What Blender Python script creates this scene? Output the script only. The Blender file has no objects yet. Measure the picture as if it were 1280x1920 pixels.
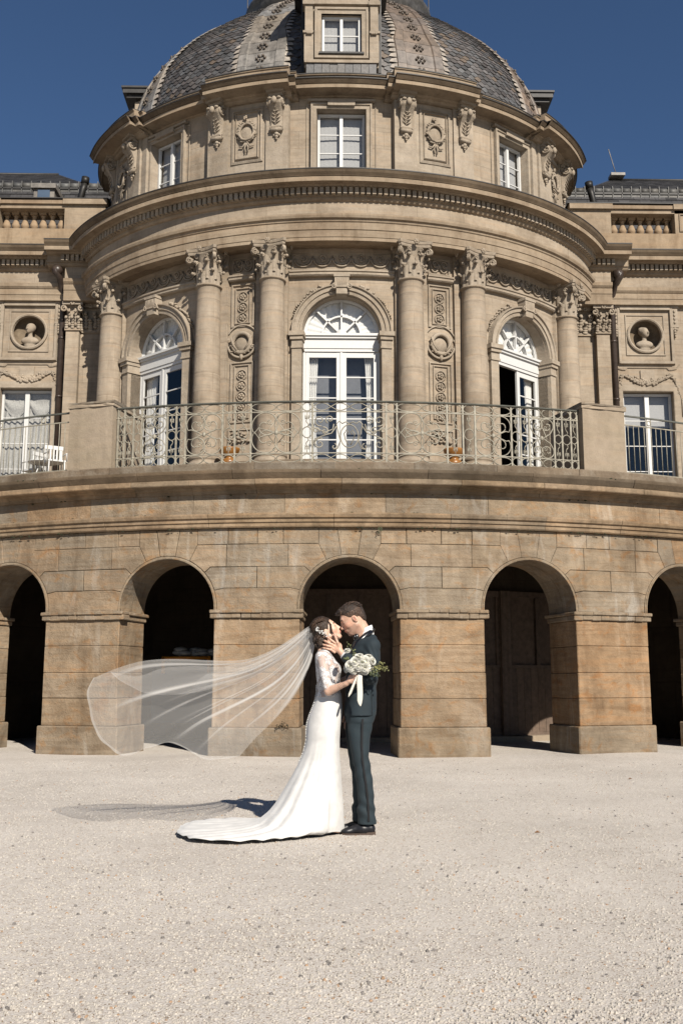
import bpy, math, random
import numpy as np
from mathutils import Vector, Matrix
PI = math.pi
sc = bpy.context.scene
C = sc.collection
R_ = math.radians

# ---------------------------------------------------------------- camera
cam = bpy.data.cameras.new('camera'); camo = bpy.data.objects.new('camera', cam); C.objects.link(camo)
cam.sensor_fit = 'HORIZONTAL'; cam.sensor_width = 36; cam.lens = 36*1867/1280
cam.clip_start = 0.1; cam.clip_end = 2000
camo.location = (-.442, 0, 1.2); camo.rotation_euler = (PI/2+.168, 0, -.019)
sc.camera = camo
# ---------------------------------------------------------------- sky, sun, exposure
SUN_EL, SUN_AZ = R_(35), R_(23)          # azimuth: to the right of straight behind the camera
w = bpy.data.worlds.new('World'); sc.world = w; w.use_nodes = True
nt = w.node_tree; nt.nodes.clear()
sky = nt.nodes.new('ShaderNodeTexSky'); sky.sky_type = 'NISHITA'; sky.sun_disc = False
sky.sun_elevation = SUN_EL; sky.sun_rotation = PI-SUN_AZ
sky.altitude = 400; sky.air_density = 1.0; sky.dust_density = 0.0; sky.ozone_density = 6.5
bg = nt.nodes.new('ShaderNodeBackground'); bg.inputs[1].default_value = 0.042
wo = nt.nodes.new('ShaderNodeOutputWorld')
nt.links.new(sky.outputs[0], bg.inputs[0]); nt.links.new(bg.outputs[0], wo.inputs[0])
sun = bpy.data.lights.new('sun', 'SUN'); suno = bpy.data.objects.new('sun', sun); C.objects.link(suno)
sun.energy = 4.75; sun.angle = R_(.53); sun.color = (1.0, .93, .82)
sd = Vector((math.sin(SUN_AZ)*math.cos(SUN_EL), -math.cos(SUN_AZ)*math.cos(SUN_EL), math.sin(SUN_EL)))
suno.rotation_euler = sd.to_track_quat('Z', 'Y').to_euler(); suno.location = (8, -10, 20)
sc.view_settings.view_transform = 'Standard'; sc.view_settings.look = 'None'
sc.view_settings.exposure = 0.82; sc.view_settings.gamma = 1
sc.cycles.max_bounces = 6; sc.cycles.transparent_max_bounces = 24; sc.cycles.diffuse_bounces = 3
sc.cycles.use_denoising = True

# ---------------------------------------------------------------- materials
def newmat(name):
    m = bpy.data.materials.new(name); m.use_nodes = True
    nt = m.node_tree; b = nt.nodes['Principled BSDF']
    return m, nt, b
def N(nt, t, **k):
    n = nt.nodes.new(t)
    for a, v in k.items():
        if a.startswith('i_'):
            key = a[2:]; n.inputs[int(key) if key.isdigit() else key.replace('_', ' ')].default_value = v
        else: setattr(n, a, v)
    return n
def mixc(nt, a, b, fac, mode='MIX'):
    n = nt.nodes.new('ShaderNodeMix'); n.data_type = 'RGBA'; n.blend_type = mode
    for s, v in ((n.inputs[0], fac), (n.inputs[6], a), (n.inputs[7], b)):
        if hasattr(v, 'links') or isinstance(v, bpy.types.NodeSocket): nt.links.new(v, s)
        else: s.default_value = v if not isinstance(v, tuple) else (*v, 1)[:4]
    return n.outputs[2]
def ramp(nt, src, pts):
    n = nt.nodes.new('ShaderNodeValToRGB'); nt.links.new(src, n.inputs[0]); e = n.color_ramp.elements
    while len(e) < len(pts): e.new(.5)
    for q, (p, c) in zip(e, pts): q.position = p; q.color = (*c, 1) if isinstance(c, tuple) else (c, c, c, 1)
    return n.outputs[0]
def noise(nt, scale, detail=6, rough=.6, vec=None, dist=0):
    n = N(nt, 'ShaderNodeTexNoise'); n.inputs['Scale'].default_value = scale; n.inputs['Detail'].default_value = detail
    n.inputs['Roughness'].default_value = rough; n.inputs['Distortion'].default_value = dist
    if vec: nt.links.new(vec, n.inputs['Vector'])
    return n.outputs['Fac']
def coords(nt, scale=(1, 1, 1), kind='Object'):
    tc = N(nt, 'ShaderNodeTexCoord'); mp = N(nt, 'ShaderNodeMapping'); mp.inputs['Scale'].default_value = scale
    nt.links.new(tc.outputs[kind], mp.inputs[0]); return mp.outputs[0]
def bump(nt, b, h, strength=.3, dist=.01, prev=None):
    n = N(nt, 'ShaderNodeBump'); n.inputs['Strength'].default_value = strength; n.inputs['Distance'].default_value = dist
    nt.links.new(h, n.inputs['Height'])
    if prev: nt.links.new(prev, n.inputs['Normal'])
    nt.links.new(n.outputs[0], b.inputs['Normal']); return n.outputs[0]

ALB = .62
def sc3(c): return tuple(x*ALB for x in c)
def stone_mat(name, c1, c2, c3, joints=None, pale=0, stain=.3, band=.5, grime=(.10, .075, .05), grime_amt=.0, bs=.35, tintamt=1.0):
    """sandstone: cloudy tint, sedimentary bands, dark stains, optional ashlar joints on the UV map"""
    c1, c2, c3, grime = sc3(c1), sc3(c2), sc3(c3), sc3(grime)
    m, nt, b = newmat(name); L = nt.links
    co = coords(nt)
    n1 = noise(nt, .9, 5, .6, co); n2 = noise(nt, 7, 8, .65, co)
    nb = noise(nt, 1.6, 6, .62, coords(nt, (.35, .35, 4.5)), 1.2)
    col = ramp(nt, n1, [(.32, c1), (.5, c2), (.68, c3)])
    col = mixc(nt, col, ramp(nt, nb, [(.38, (.72, .66, .60)), (.5, (1, 1, 1)), (.62, (1.10, .97, .84))]), band, 'MULTIPLY')
    col = mixc(nt, col, ramp(nt, n2, [(.3, (.80, .78, .76)), (.6, (1.06, 1.05, 1.03))]), .6, 'MULTIPLY')
    vs = noise(nt, 1.3, 7, .7, coords(nt, (1.6, 1.6, .28)), .4)
    col = mixc(nt, col, ramp(nt, vs, [(.5, (1, 1, 1)), (.72, (.55, .50, .45))]), stain, 'MULTIPLY')
    if grime_amt:
        g = noise(nt, 2.6, 9, .75, co, .5)
        col = mixc(nt, col, grime, ramp(nt, g, [(.48-.12*grime_amt, 0.), (.60, grime_amt)]))
    if pale:
        og_ = noise(nt, 2.3, 7, .66, coords(nt, (1, 1, 1.5)), 1.5)
        col = mixc(nt, col, (1.06, .80, .55, 1), ramp(nt, og_, [(.54, 0.), (.68, .85)]), 'MULTIPLY')
        pw_ = noise(nt, 1.5, 6, .62, coords(nt, (2.0, 2.0, .45)), .8)
        col = mixc(nt, col, sc3((.52, .485, .43)), ramp(nt, pw_, [(.56, 0.), (.70, pale)]))
    at = N(nt, 'ShaderNodeAttribute', attribute_name='tint')
    col = mixc(nt, col, at.outputs['Color'], tintamt, 'MULTIPLY')
    h = noise(nt, 38, 6, .7, co)
    nrm = bump(nt, b, h, bs, .012)
    nrm = bump(nt, b, n2, bs*.8, .03, nrm)
    if joints:
        bw, bh = joints
        uv = N(nt, 'ShaderNodeUVMap'); br = N(nt, 'ShaderNodeTexBrick')
        br.inputs['Scale'].default_value = 1; br.inputs['Brick Width'].default_value = bw; br.inputs['Row Height'].default_value = bh
        br.inputs['Mortar Size'].default_value = .005; br.inputs['Mortar Smooth'].default_value = .1; br.inputs['Bias'].default_value = 0
        br.inputs['Color1'].default_value = (.86, .83, .80, 1); br.inputs['Color2'].default_value = (1.1, 1.07, 1.03, 1)
        br.inputs['Mortar'].default_value = (.62, .56, .50, 1)
        L.new(uv.outputs[0], br.inputs['Vector'])
        col = mixc(nt, col, br.outputs['Color'], .62, 'MULTIPLY')
        inv = N(nt, 'ShaderNodeMath', operation='SUBTRACT'); inv.inputs[0].default_value = 1; L.new(br.outputs['Fac'], inv.inputs[1])
        bump(nt, b, inv.outputs[0], .5, .006, nrm)
    L.new(col, b.inputs['Base Color']); b.inputs['Roughness'].default_value = .88
    b.inputs['Specular IOR Level'].default_value = .25
    return m
def simple_mat(name, col, rough=.6, metal=0, nscale=12, namt=.25, bs=.15, spec=.4, tint=False):
    m, nt, b = newmat(name); co = coords(nt)
    n = noise(nt, nscale, 6, .65, co)
    c = mixc(nt, (*sc3(col), 1), ramp(nt, n, [(.3, (1-namt,)*3), (.7, (1+namt,)*3)]), 1.0, 'MULTIPLY')
    if tint:
        at = N(nt, 'ShaderNodeAttribute', attribute_name='tint'); c = mixc(nt, c, at.outputs['Color'], 1.0, 'MULTIPLY')
    nt.links.new(c, b.inputs['Base Color']); b.inputs['Roughness'].default_value = rough; b.inputs['Metallic'].default_value = metal
    b.inputs['Specular IOR Level'].default_value = spec
    if bs: bump(nt, b, n, bs, .01)
    return m
M = {}
UP = ((0.337, 0.282, 0.219), (0.417, 0.353, 0.280), (0.478, 0.411, 0.331))
M['ashlar'] = stone_mat('ashlar_stone', *UP, joints=(1.15, .47), stain=.55, band=.45, grime_amt=.08)
M['carved'] = stone_mat('carved_stone', *UP, stain=.5, band=.3, grime_amt=.12, bs=.6)
M['cornice'] = stone_mat('cornice_stone', (0.328, 0.258, 0.187), (0.388, 0.313, 0.232), (0.427, 0.353, 0.268), stain=.75, band=.3, joints=(1.7, 9), grime_amt=.15)
M['nichestone'] = stone_mat('dark_niche_stone', (.20, .155, .105), (.28, .22, .155), (.34, .27, .19), stain=.8, band=.3, grime_amt=.6)  # darker blotchy stone for the round niche shells
M['arcade'] = stone_mat('arcade_sandstone', (0.274, 0.216, 0.155), (0.345, 0.281, 0.208), (0.406, 0.339, 0.260), stain=.9, band=.65, grime_amt=.28, bs=1.0, pale=.45)
M['mortar'] = stone_mat('mortar', (.05, .04, .03), (.11, .09, .065), (.24, .2, .15), stain=.6, band=.2, grime=(.03, .035, .015), grime_amt=.5)
M['terr_corn'] = stone_mat('terrace_cornice_stone', (0.275, 0.212, 0.143), (0.362, 0.282, 0.197), (0.440, 0.348, 0.250), stain=.9, band=.6, grime_amt=.5, bs=.5, joints=(1.75, 9))
M['coping'] = stone_mat('lichen_coping', (0.130, 0.101, 0.072), (0.195, 0.156, 0.117), (0.260, 0.215, 0.163), stain=.9, band=.3, grime=(.5, .47, .40), grime_amt=.2, bs=.8)
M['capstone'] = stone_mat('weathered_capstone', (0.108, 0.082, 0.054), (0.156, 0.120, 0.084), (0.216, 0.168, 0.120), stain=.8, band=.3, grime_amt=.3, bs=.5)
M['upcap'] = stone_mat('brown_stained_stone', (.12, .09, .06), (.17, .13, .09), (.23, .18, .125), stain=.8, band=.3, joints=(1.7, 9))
M['pedestal'] = stone_mat('pedestal_stone', (.34, .28, .205), (.38, .31, .235), (.41, .34, .26), stain=.25, band=.2, bs=.5)
M['lead'] = simple_mat('grey_lead_sheet', (0.212, 0.191, 0.168), .55, 0, 5, .5, .4, tint=True)
M['darklead'] = simple_mat('dark_flashing', (.035, .032, .03), .6, 0, 10, .4, .2)
M['darklead2'] = simple_mat('dark_lead', (.09, .085, .08), .5, 0, 6, .5, .3, tint=True)
M['slate'] = simple_mat('slate_tiles', (0.100, 0.095, 0.094), .55, 0, 14, .35, .5, .45, tint=True)
M['white'] = simple_mat('white_paint', (.72, .715, .70), .45, 0, 20, .05, .05, tint=True)
M['curtain'] = simple_mat('curtain_cloth', (.95, .93, .90), .9, 0, 30, .1, .3)
M['greypanel'] = simple_mat('grey_panel', (.20, .205, .225), .9, 0, 6, .1, 0)
M['lacecurtain'] = simple_mat('lace_curtain_cloth', (.50, .48, .45), .9, 0, 40, .3, .3)
M['slate2'] = simple_mat('old_dark_slate', (0.053, 0.051, 0.051), .6, 0, 14, .35, .5, .35, tint=True)
M['lead3'] = simple_mat('weathered_lead_roll', (0.102, 0.099, 0.093), .6, 0, 5, .5, .4, tint=True)
M['greycurtain'] = simple_mat('grey_curtain_cloth', (.50, .49, .485), .9, 0, 30, .1, .3)
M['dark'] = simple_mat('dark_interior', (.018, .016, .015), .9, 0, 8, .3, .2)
M['darkstone'] = stone_mat('dark_arcade_stone', (.06, .048, .034), (.08, .062, .045), (.10, .08, .06), stain=.7, band=.4, joints=(.7, .3))  # very dark stone colour for inner walls, ceiling and floor of the arcade
M['wood'] = None
M['rail'] = simple_mat('railing_paint', (.34, .31, .245), .55, 0, 9, .35, .2)
M['railtop'] = simple_mat('handrail_paint', (.12, .12, .10), .5, 0, 9, .3, .2)
M['pipe'] = simple_mat('brown_downpipe_paint', (.055, .038, .030), .4, 0, 6, .3, .1)
M['iron'] = simple_mat('dark_iron', (.03, .028, .026), .5, .4, 9, .3, .1)
M['plank'] = simple_mat('weathered_planks', (.15, .105, .078), .75, 0, 10, .3, .3, tint=True)
M['terracotta'] = simple_mat('glazed_brown_pot', (.30, .13, .03), .35, 0, 10, .4, .1)

def glass_mat():
    m, nt, b = newmat('window_glass'); L = nt.links
    nt.nodes.remove(b); out = nt.nodes['Material Output']
    fr = N(nt, 'ShaderNodeLayerWeight'); fr.inputs[0].default_value = .5      # Schlick reflectance, the same on both faces of the pane
    pw = N(nt, 'ShaderNodeMath', operation='POWER'); pw.inputs[1].default_value = 4.0; L.new(fr.outputs['Facing'], pw.inputs[0])
    mp = N(nt, 'ShaderNodeMath', operation='MULTIPLY_ADD'); mp.inputs[1].default_value = .9; mp.inputs[2].default_value = .07
    L.new(pw.outputs[0], mp.inputs[0])
    gl = N(nt, 'ShaderNodeBsdfGlossy'); gl.inputs['Roughness'].default_value = .03; gl.inputs['Color'].default_value = (.80, .78, .76, 1)
    bp = N(nt, 'ShaderNodeBump'); bp.inputs['Strength'].default_value = .12; bp.inputs['Distance'].default_value = .02
    L.new(noise(nt, 3.5, 2, .5, coords(nt)), bp.inputs['Height']); L.new(bp.outputs[0], gl.inputs['Normal'])
    tr = N(nt, 'ShaderNodeBsdfTransparent'); tr.inputs[0].default_value = (.93, .94, .94, 1)
    mx = N(nt, 'ShaderNodeMixShader'); L.new(mp.outputs[0], mx.inputs[0]); L.new(tr.outputs[0], mx.inputs[1]); L.new(gl.outputs[0], mx.inputs[2])
    L.new(mx.outputs[0], out.inputs[0]); return m
M['glass'] = glass_mat()
M['balus'] = stone_mat('baluster_stone', (.36, .25, .155), (.40, .295, .195), (.42, .325, .235), stain=.5, band=.2)
M['skyglass'] = simple_mat('dark_roof_glass', (.10, .14, .2), .1, 0, 5, .1, 0, .8)

# ---------------------------------------------------------------- mesh builder
class MB:
    def __init__(s): s.v = []; s.f = []; s.uv = []; s.t = []; s.smooth = []
    def add(s, vs, fs, uvs=None, tint=(1, 1, 1), smooth=False):
        o = len(s.v); s.v.extend([tuple(map(float, p)) for p in vs])
        for i, f in enumerate(fs):
            s.f.append([o+k for k in f])
            s.uv.append([uvs[k] for k in f] if uvs else [(s.v[o+k][0]+s.v[o+k][1]*.7, s.v[o+k][2]) for k in f])
            s.t.append(tint); s.smooth.append(smooth)
    def grid(s, P, nu, nv, uv=None, closed_u=False, tint=(1, 1, 1), smooth=True, flip=False):
        """P: flat list row-major [u][v]"""
        fs = []
        for i in range(nu if closed_u else nu-1):
            for j in range(nv-1):
                a = i*nv+j; b = ((i+1) % nu)*nv+j
                q = [a, b, b+1, a+1]; fs.append(q[::-1] if flip else q)
        s.add(P, fs, uv, tint, smooth)
    def box(s, x0, x1, y0, y1, z0, z1, mp=None, tint=(1, 1, 1), bev=0):
        c = [(x, y, z) for x in (x0, x1) for y in (y0, y1) for z in (z0, z1)]
        if mp: c2 = [mp(*p) for p in c]
        else: c2 = c
        fs = [(0, 1, 3, 2), (4, 6, 7, 5), (0, 4, 5, 1), (2, 3, 7, 6), (0, 2, 6, 4), (1, 5, 7, 3)]
        uv = [(p[0]+p[1]*.6, p[2]) for p in c]
        s.add(c2, fs, uv, tint)
    def tube(s, pts, r, k=6, closed=False, tint=(1, 1, 1), cap=True):
        pts = [Vector(p) for p in pts]; n = len(pts); P = []
        if n < 2: return
        up = Vector((.13, .21, .97)); 
        for i, p in enumerate(pts):
            a = pts[(i-1) % n] if (closed or i > 0) else p; b = pts[(i+1) % n] if (closed or i < n-1) else p
            d = (b-a)
            if d.length < 1e-9: d = Vector((0, 0, 1))
            d.normalize(); u = d.cross(up)
            if u.length < 1e-3: u = d.cross(Vector((1, 0, 0)))
            u.normalize(); v = d.cross(u); rr = r[i] if isinstance(r, (list, tuple)) else r
            for j in range(k):
                th = 2*PI*j/k; P.append(p+(u*math.cos(th)+v*math.sin(th))*rr)
        fs = []
        for i in range(n if closed else n-1):
            for j in range(k):
                a = i*k+j; b = i*k+(j+1) % k; c = ((i+1) % n)*k+(j+1) % k; d = ((i+1) % n)*k+j
                fs.append((a, b, c, d))
        if cap and not closed: fs.append(tuple(range(k))[::-1]); fs.append(tuple((n-1)*k+j for j in range(k)))
        s.add(P, fs, None, tint, True)
    def lathe(s, c, prof, n=24, mp=None, tint=(1, 1, 1), sx=1, sy=1, cap=True):
        P = []; uv = []
        for i in range(n):
            th = 2*PI*i/n
            for r, z in prof:
                p = (c[0]+r*math.cos(th)*sx, c[1]+r*math.sin(th)*sy, c[2]+z); P.append(mp(*p) if mp else p); uv.append((th*.5, z))
        s.grid(P, n, len(prof), uv, True, tint)
        if cap:
            m = len(prof)
            s.add([P[i*m+m-1] for i in range(n)], [tuple(range(n))], None, tint)
    def blob(s, c, r, Rm=None, nu=8, nv=6, tint=(1, 1, 1), mp=None):
        if not isinstance(r, (tuple, list)): r = (r, r, r)
        P = []
        for i in range(nu):
            for j in range(nv+1):
                th = 2*PI*i/nu; ph = -PI/2+PI*j/nv
                p = Vector((r[0]*math.cos(ph)*math.cos(th), r[1]*math.cos(ph)*math.sin(th), r[2]*math.sin(ph)))
                if Rm: p = Rm @ p
                p = (c[0]+p.x, c[1]+p.y, c[2]+p.z); P.append(mp(*p) if mp else p)
        s.grid(P, nu, nv+1, None, True, tint)
    def poly(s, pts3, uv=None, tint=(1, 1, 1)): s.add(pts3, [tuple(range(len(pts3)))], uv, tint)
    def mesh(s, name, mat):
        me = bpy.data.meshes.new(name); me.from_pydata(s.v, [], s.f)
        if s.f:
            ul = me.uv_layers.new(name='UVMap'); ul.data.foreach_set('uv', [c for f in s.uv for p in f for c in p])
            ca = me.color_attributes.new('tint', 'FLOAT_COLOR', 'CORNER')
            ca.data.foreach_set('color', [c for f, t in zip(s.f, s.t) for _ in f for c in (*t[:3], 1)])
            me.polygons.foreach_set('use_smooth', s.smooth)
        me.materials.append(mat); me.validate(); me.update(); return me
    def build(s, name, mat, parent=None, label=None):
        o = bpy.data.objects.new(name, s.mesh(name, mat)); C.objects.link(o)
        if parent: o.parent = parent; o.matrix_parent_inverse = pinv(parent)
        if label: o['label'] = label
        return o
def wmat(o):
    m = o.matrix_basis.copy(); p = o.parent; q = o
    while p: m = p.matrix_basis @ q.matrix_parent_inverse @ m; q = p; p = p.parent
    return m
def pinv(parent): return wmat(parent).inverted()
def thing(name, label, cat, loc=(0, 0, 0), rz=0, group=None):
    o = bpy.data.objects.new(name, None); C.objects.link(o); o.location = loc; o.rotation_euler = (0, 0, rz)
    o.empty_display_size = .2; o['label'] = label; o['category'] = cat
    if group: o['group'] = group
    return o
def tag(o, label, cat, group=None):
    o['label'] = label; o['category'] = cat
    if group: o['group'] = group
    return o
def inst(me, name, parent, loc, rz=0, scale=(1, 1, 1)):
    """child sharing mesh data; loc in world"""
    o = bpy.data.objects.new(name, me); C.objects.link(o)
    if parent: o.parent = parent; o.matrix_parent_inverse = pinv(parent)
    o.location = loc; o.rotation_euler = (0, 0, rz); o.scale = scale
    return o
rnd = random.Random(7)
def rt(a=.1, warm=.04):
    k = 1+rnd.uniform(-a, a); w_ = rnd.uniform(-warm, warm); return (k*(1+w_), k, k*(1-w_*1.4))

# ---------------------------------------------------------------- curved coordinate systems (s = arc length, off = inwards, z)
EC, EA, EB = 28.77, 8.179, 6.805
TC, TR = 31.08, 15.12
_T = np.radians(np.linspace(-110, 110, 4401)); REF = 1.05
_ds = np.hypot((EA-REF)*np.cos(_T), (EB-REF)*np.sin(_T)); _S = np.concatenate([[0], np.cumsum((_ds[1:]+_ds[:-1])/2*np.diff(_T))]); _S -= np.interp(0, _T, _S)
def S_of(tdeg): return float(np.interp(math.radians(tdeg), _T, _S))
def E(s, off, z):
    t = float(np.interp(s, _S, _T)); return ((EA-off)*math.sin(t), EC-(EB-off)*math.cos(t), z)
def Enorm(s):   # rotation about z of the outward normal (0 = facing -Y)
    a = E(s, 1, 0); b = E(s, .9, 0); return math.atan2(b[0]-a[0], -(b[1]-a[1]))
TREF = TR-.3
def T(s, off, z): t = s/TREF; return ((TR-off)*math.sin(t), TC-(TR-off)*math.cos(t), z)
def TS(deg): return R_(deg)*TREF
def wing(sgn, y0=26.33): return lambda s, off, z: (sgn*s, y0+off, z)

def srange(a, b, step):
    n = max(1, int(math.ceil(abs(b-a)/step))); return [a+(b-a)*i/n for i in range(n+1)]
def sweep(mb, mp, s0, s1, prof, step=.12, caps=True, tint=(1, 1, 1)):
    ss = srange(s0, s1, step); L = [0]
    for a, b in zip(prof, prof[1:]): L.append(L[-1]+math.hypot(a[0]-b[0], a[1]-b[1]))
    P = [mp(s, o, z) for s in ss for (o, z) in prof]; uv = [(s, z if prof[0][1] != prof[-1][1] else l) for s in ss for (o, z), l in zip(prof, L)]
    fs = []; n = len(prof)
    for i in range(len(ss)-1):
        for j in range(n-1):
            a = i*n+j; fs.append((a, a+1, a+n+1, a+n))
    mb.add(P, fs, uv, tint)
    if caps:
        for s in (s0, s1): mb.poly([mp(s, o, z) for (o, z) in prof], [(o, z) for (o, z) in prof], tint)
def wall(mb, mp, s0, s1, z0, z1, off, holes=(), step=.25, tint=(1, 1, 1)):
    """holes: ('r',sa,sb,za,zb) or ('a',sc,r,zbottom,zspring)"""
    br = set(srange(s0, s1, step))
    for h in holes:
        if h[0] == 'r': br |= {h[1], h[2]}
        elif h[0] == 'c':
            for i in range(25): br.add(h[1]-h[3]*math.cos(PI*i/24))
        else:
            for i in range(25): br.add(h[1]-h[2]*math.cos(PI*i/24))
    br = sorted(x for x in br if s0-1e-6 <= x <= s1+1e-6)
    b2 = [br[0]]
    for x in br[1:]:
        if x-b2[-1] > 1e-4: b2.append(x)
    for a, b in zip(b2, b2[1:]):
        m = (a+b)/2; spans = [(z0, z0, z1, z1)]
        for h in holes:
            if h[0] == 'r' and h[1] < m < h[2]: lo = (h[3], h[3]); hi = (h[4], h[4])
            elif h[0] == 'a' and abs(m-h[1]) < h[2]:
                f = lambda x: h[4]+math.sqrt(max(0, h[2]**2-(x-h[1])**2)); lo = (h[3], h[3]); hi = (f(a), f(b))
            elif h[0] == 'c' and abs(m-h[1]) < h[3]:
                f = lambda x: math.sqrt(max(0, h[3]**2-(x-h[1])**2)); lo = (h[2]-f(a), h[2]-f(b)); hi = (h[2]+f(a), h[2]+f(b))
            else: continue
            la, lb, ta, tb = spans.pop()
            if lo[0] > la+1e-4: spans.append((la, lb, lo[0], lo[1]))
            spans.append((hi[0], hi[1], ta, tb))
        for la, lb, ta, tb in spans:
            zs = 1
            mb.add([mp(a, off, la), mp(b, off, lb), mp(b, off, tb), mp(a, off, ta)], [(0, 1, 2, 3)], [(a, la), (b, lb), (b, tb), (a, ta)], tint)
def reveal(mb, mp, path, o0, o1, tint=(1, 1, 1), closed=False):
    n = len(path); L = [0]
    for a, b in zip(path, path[1:]): L.append(L[-1]+math.dist(a, b))
    P = []; uv = []
    for (s, z), l in zip(path, L): P += [mp(s, o0, z), mp(s, o1, z)]; uv += [(l, o0), (l, o1)]
    fs = [(2*i, 2*i+1, 2*i+3, 2*i+2) for i in range(n-1)]
    if closed: fs.append((2*n-2, 2*n-1, 1, 0))
    mb.add(P, fs, uv, tint)
def mould(mb, mp, path, prof, closed=False, tint=(1, 1, 1), caps=True):
    """profile [(lateral, off)] swept along a 2-D (s,z) path; lateral>0 = left of travel"""
    n = len(path); P = []; uv = []; m = len(prof); l = 0
    for i, (s, z) in enumerate(path):
        a = path[i-1] if (i > 0 or closed) else None; b = path[(i+1) % n] if (i < n-1 or closed) else None
        def nr(p, q): d = math.hypot(q[0]-p[0], q[1]-p[1]) or 1; return (-(q[1]-p[1])/d, (q[0]-p[0])/d)
        if a and b:
            n1 = nr(a, (s, z)); n2 = nr((s, z), b); k = 1+n1[0]*n2[0]+n1[1]*n2[1]; k = max(k, .3); nn = ((n1[0]+n2[0])/k, (n1[1]+n2[1])/k)
        else: nn = nr(a, (s, z)) if a else nr((s, z), b)
        if i: l += math.dist(path[i-1], path[i])
        for (la, o) in prof: P.append(mp(s+nn[0]*la, o, z+nn[1]*la)); uv.append((l, la))
    fs = []
    for i in range(n if closed else n-1):
        for j in range(m-1): a = i*m+j; b = ((i+1) % n)*m+j; fs.append((a, a+1, b+1, b))
    mb.add(P, fs, uv, tint)
    if caps and not closed:
        mb.poly(P[:m], None, tint); mb.poly(P[-m:], None, tint)
def arcpts(sc_, zc, r, a0, a1, n=20, rz=None):
    return [(sc_+r*math.cos(R_(a0+(a1-a0)*i/n)), zc+(rz or r)*math.sin(R_(a0+(a1-a0)*i/n))) for i in range(n+1)]
def rtube(mb, mp, pts, r, off, k=5, closed=False, tint=(1, 1, 1)):
    mb.tube([mp(s, off, z) for s, z in pts], r, k, closed, tint)
def spiral(sc_, zc, r, a0, turns, n=22, rmin=.15):
    return [(sc_+r*(1-(1-rmin)*i/n)*math.cos(R_(a0)+turns*2*PI*i/n), zc+r*(1-(1-rmin)*i/n)*math.sin(R_(a0)+turns*2*PI*i/n)) for i in range(n+1)]
# ================================================================ GROUND
gm, gnt, gb = newmat('pale_gravel'); gco = coords(gnt)
v1 = N(gnt, 'ShaderNodeTexVoronoi'); v1.inputs['Scale'].default_value = 75; gnt.links.new(gco, v1.inputs['Vector'])
v2 = N(gnt, 'ShaderNodeTexVoronoi', feature='DISTANCE_TO_EDGE'); v2.inputs['Scale'].default_value = 75; gnt.links.new(gco, v2.inputs['Vector'])
v3 = N(gnt, 'ShaderNodeTexVoronoi'); v3.inputs['Scale'].default_value = 130; gnt.links.new(gco, v3.inputs['Vector'])
hs = N(gnt, 'ShaderNodeSeparateColor'); gnt.links.new(v1.outputs['Color'], hs.inputs[0])
c = ramp(gnt, hs.outputs[0], [(0, (0.315, 0.283, 0.251)), (.04, (0.466, 0.427, 0.386)), (.35, (0.504, 0.468, 0.425)), (.93, (0.541, 0.508, 0.473)), (.98, (0.554, 0.534, 0.508)), (1, (0.378, 0.283, 0.212))])
c = mixc(gnt, c, ramp(gnt, v2.outputs[0], [(0, (.72, .66, .60)), (.10, (1, 1, 1))]), .6, 'MULTIPLY')
s3 = N(gnt, 'ShaderNodeSeparateColor'); gnt.links.new(v3.outputs['Color'], s3.inputs[0])
c = mixc(gnt, c, ramp(gnt, s3.outputs[1], [(0, (.30, .22, .16)), (.05, (.50, .42, .35)), (.09, (.97, .965, .96)), (1, (1.0, 1.0, 1.0))]), ramp(gnt, noise(gnt, 5, 5, .7, gco), [(.40, .35), (.58, 1.)]), 'MULTIPLY')
c = mixc(gnt, c, ramp(gnt, noise(gnt, .45, 6, .68, gco), [(.34, (.84, .83, .82)), (.64, (1.04, 1.04, 1.04))]), 1., 'MULTIPLY')
gnt.links.new(c, gb.inputs['Base Color']); gb.inputs['Roughness'].default_value = .95; gb.inputs['Specular IOR Level'].default_value = .15
hh = N(gnt, 'ShaderNodeMath', operation='MULTIPLY_ADD'); hh.inputs[1].default_value = 1.5
gnt.links.new(hs.outputs[1], hh.inputs[0]); gnt.links.new(v2.outputs[0], hh.inputs[2])
bump(gnt, gb, hh.outputs[0], .55, .010)
g = MB()
def gz(x, y): return .012*math.sin(x*.9+y*.4)*math.sin(y*.7-.3)+.006*math.sin(x*3.1)*math.sin(y*2.3)
xs = [-300, -120, -50, -25]+[-16+.5*i for i in range(65)]+[25, 50, 120, 300]; ys = [-200, -60, -20, -8]+[-4+.5*i for i in range(53)]+[30, 60, 200, 400]
g.grid([(x, y, gz(x, y) if (abs(x) < 15.9 and -3.9 < y < 21) else 0) for x in xs for y in ys], len(xs), len(ys), None, smooth=True)
go = g.build('ground', gm); go['kind'] = 'structure'
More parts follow.
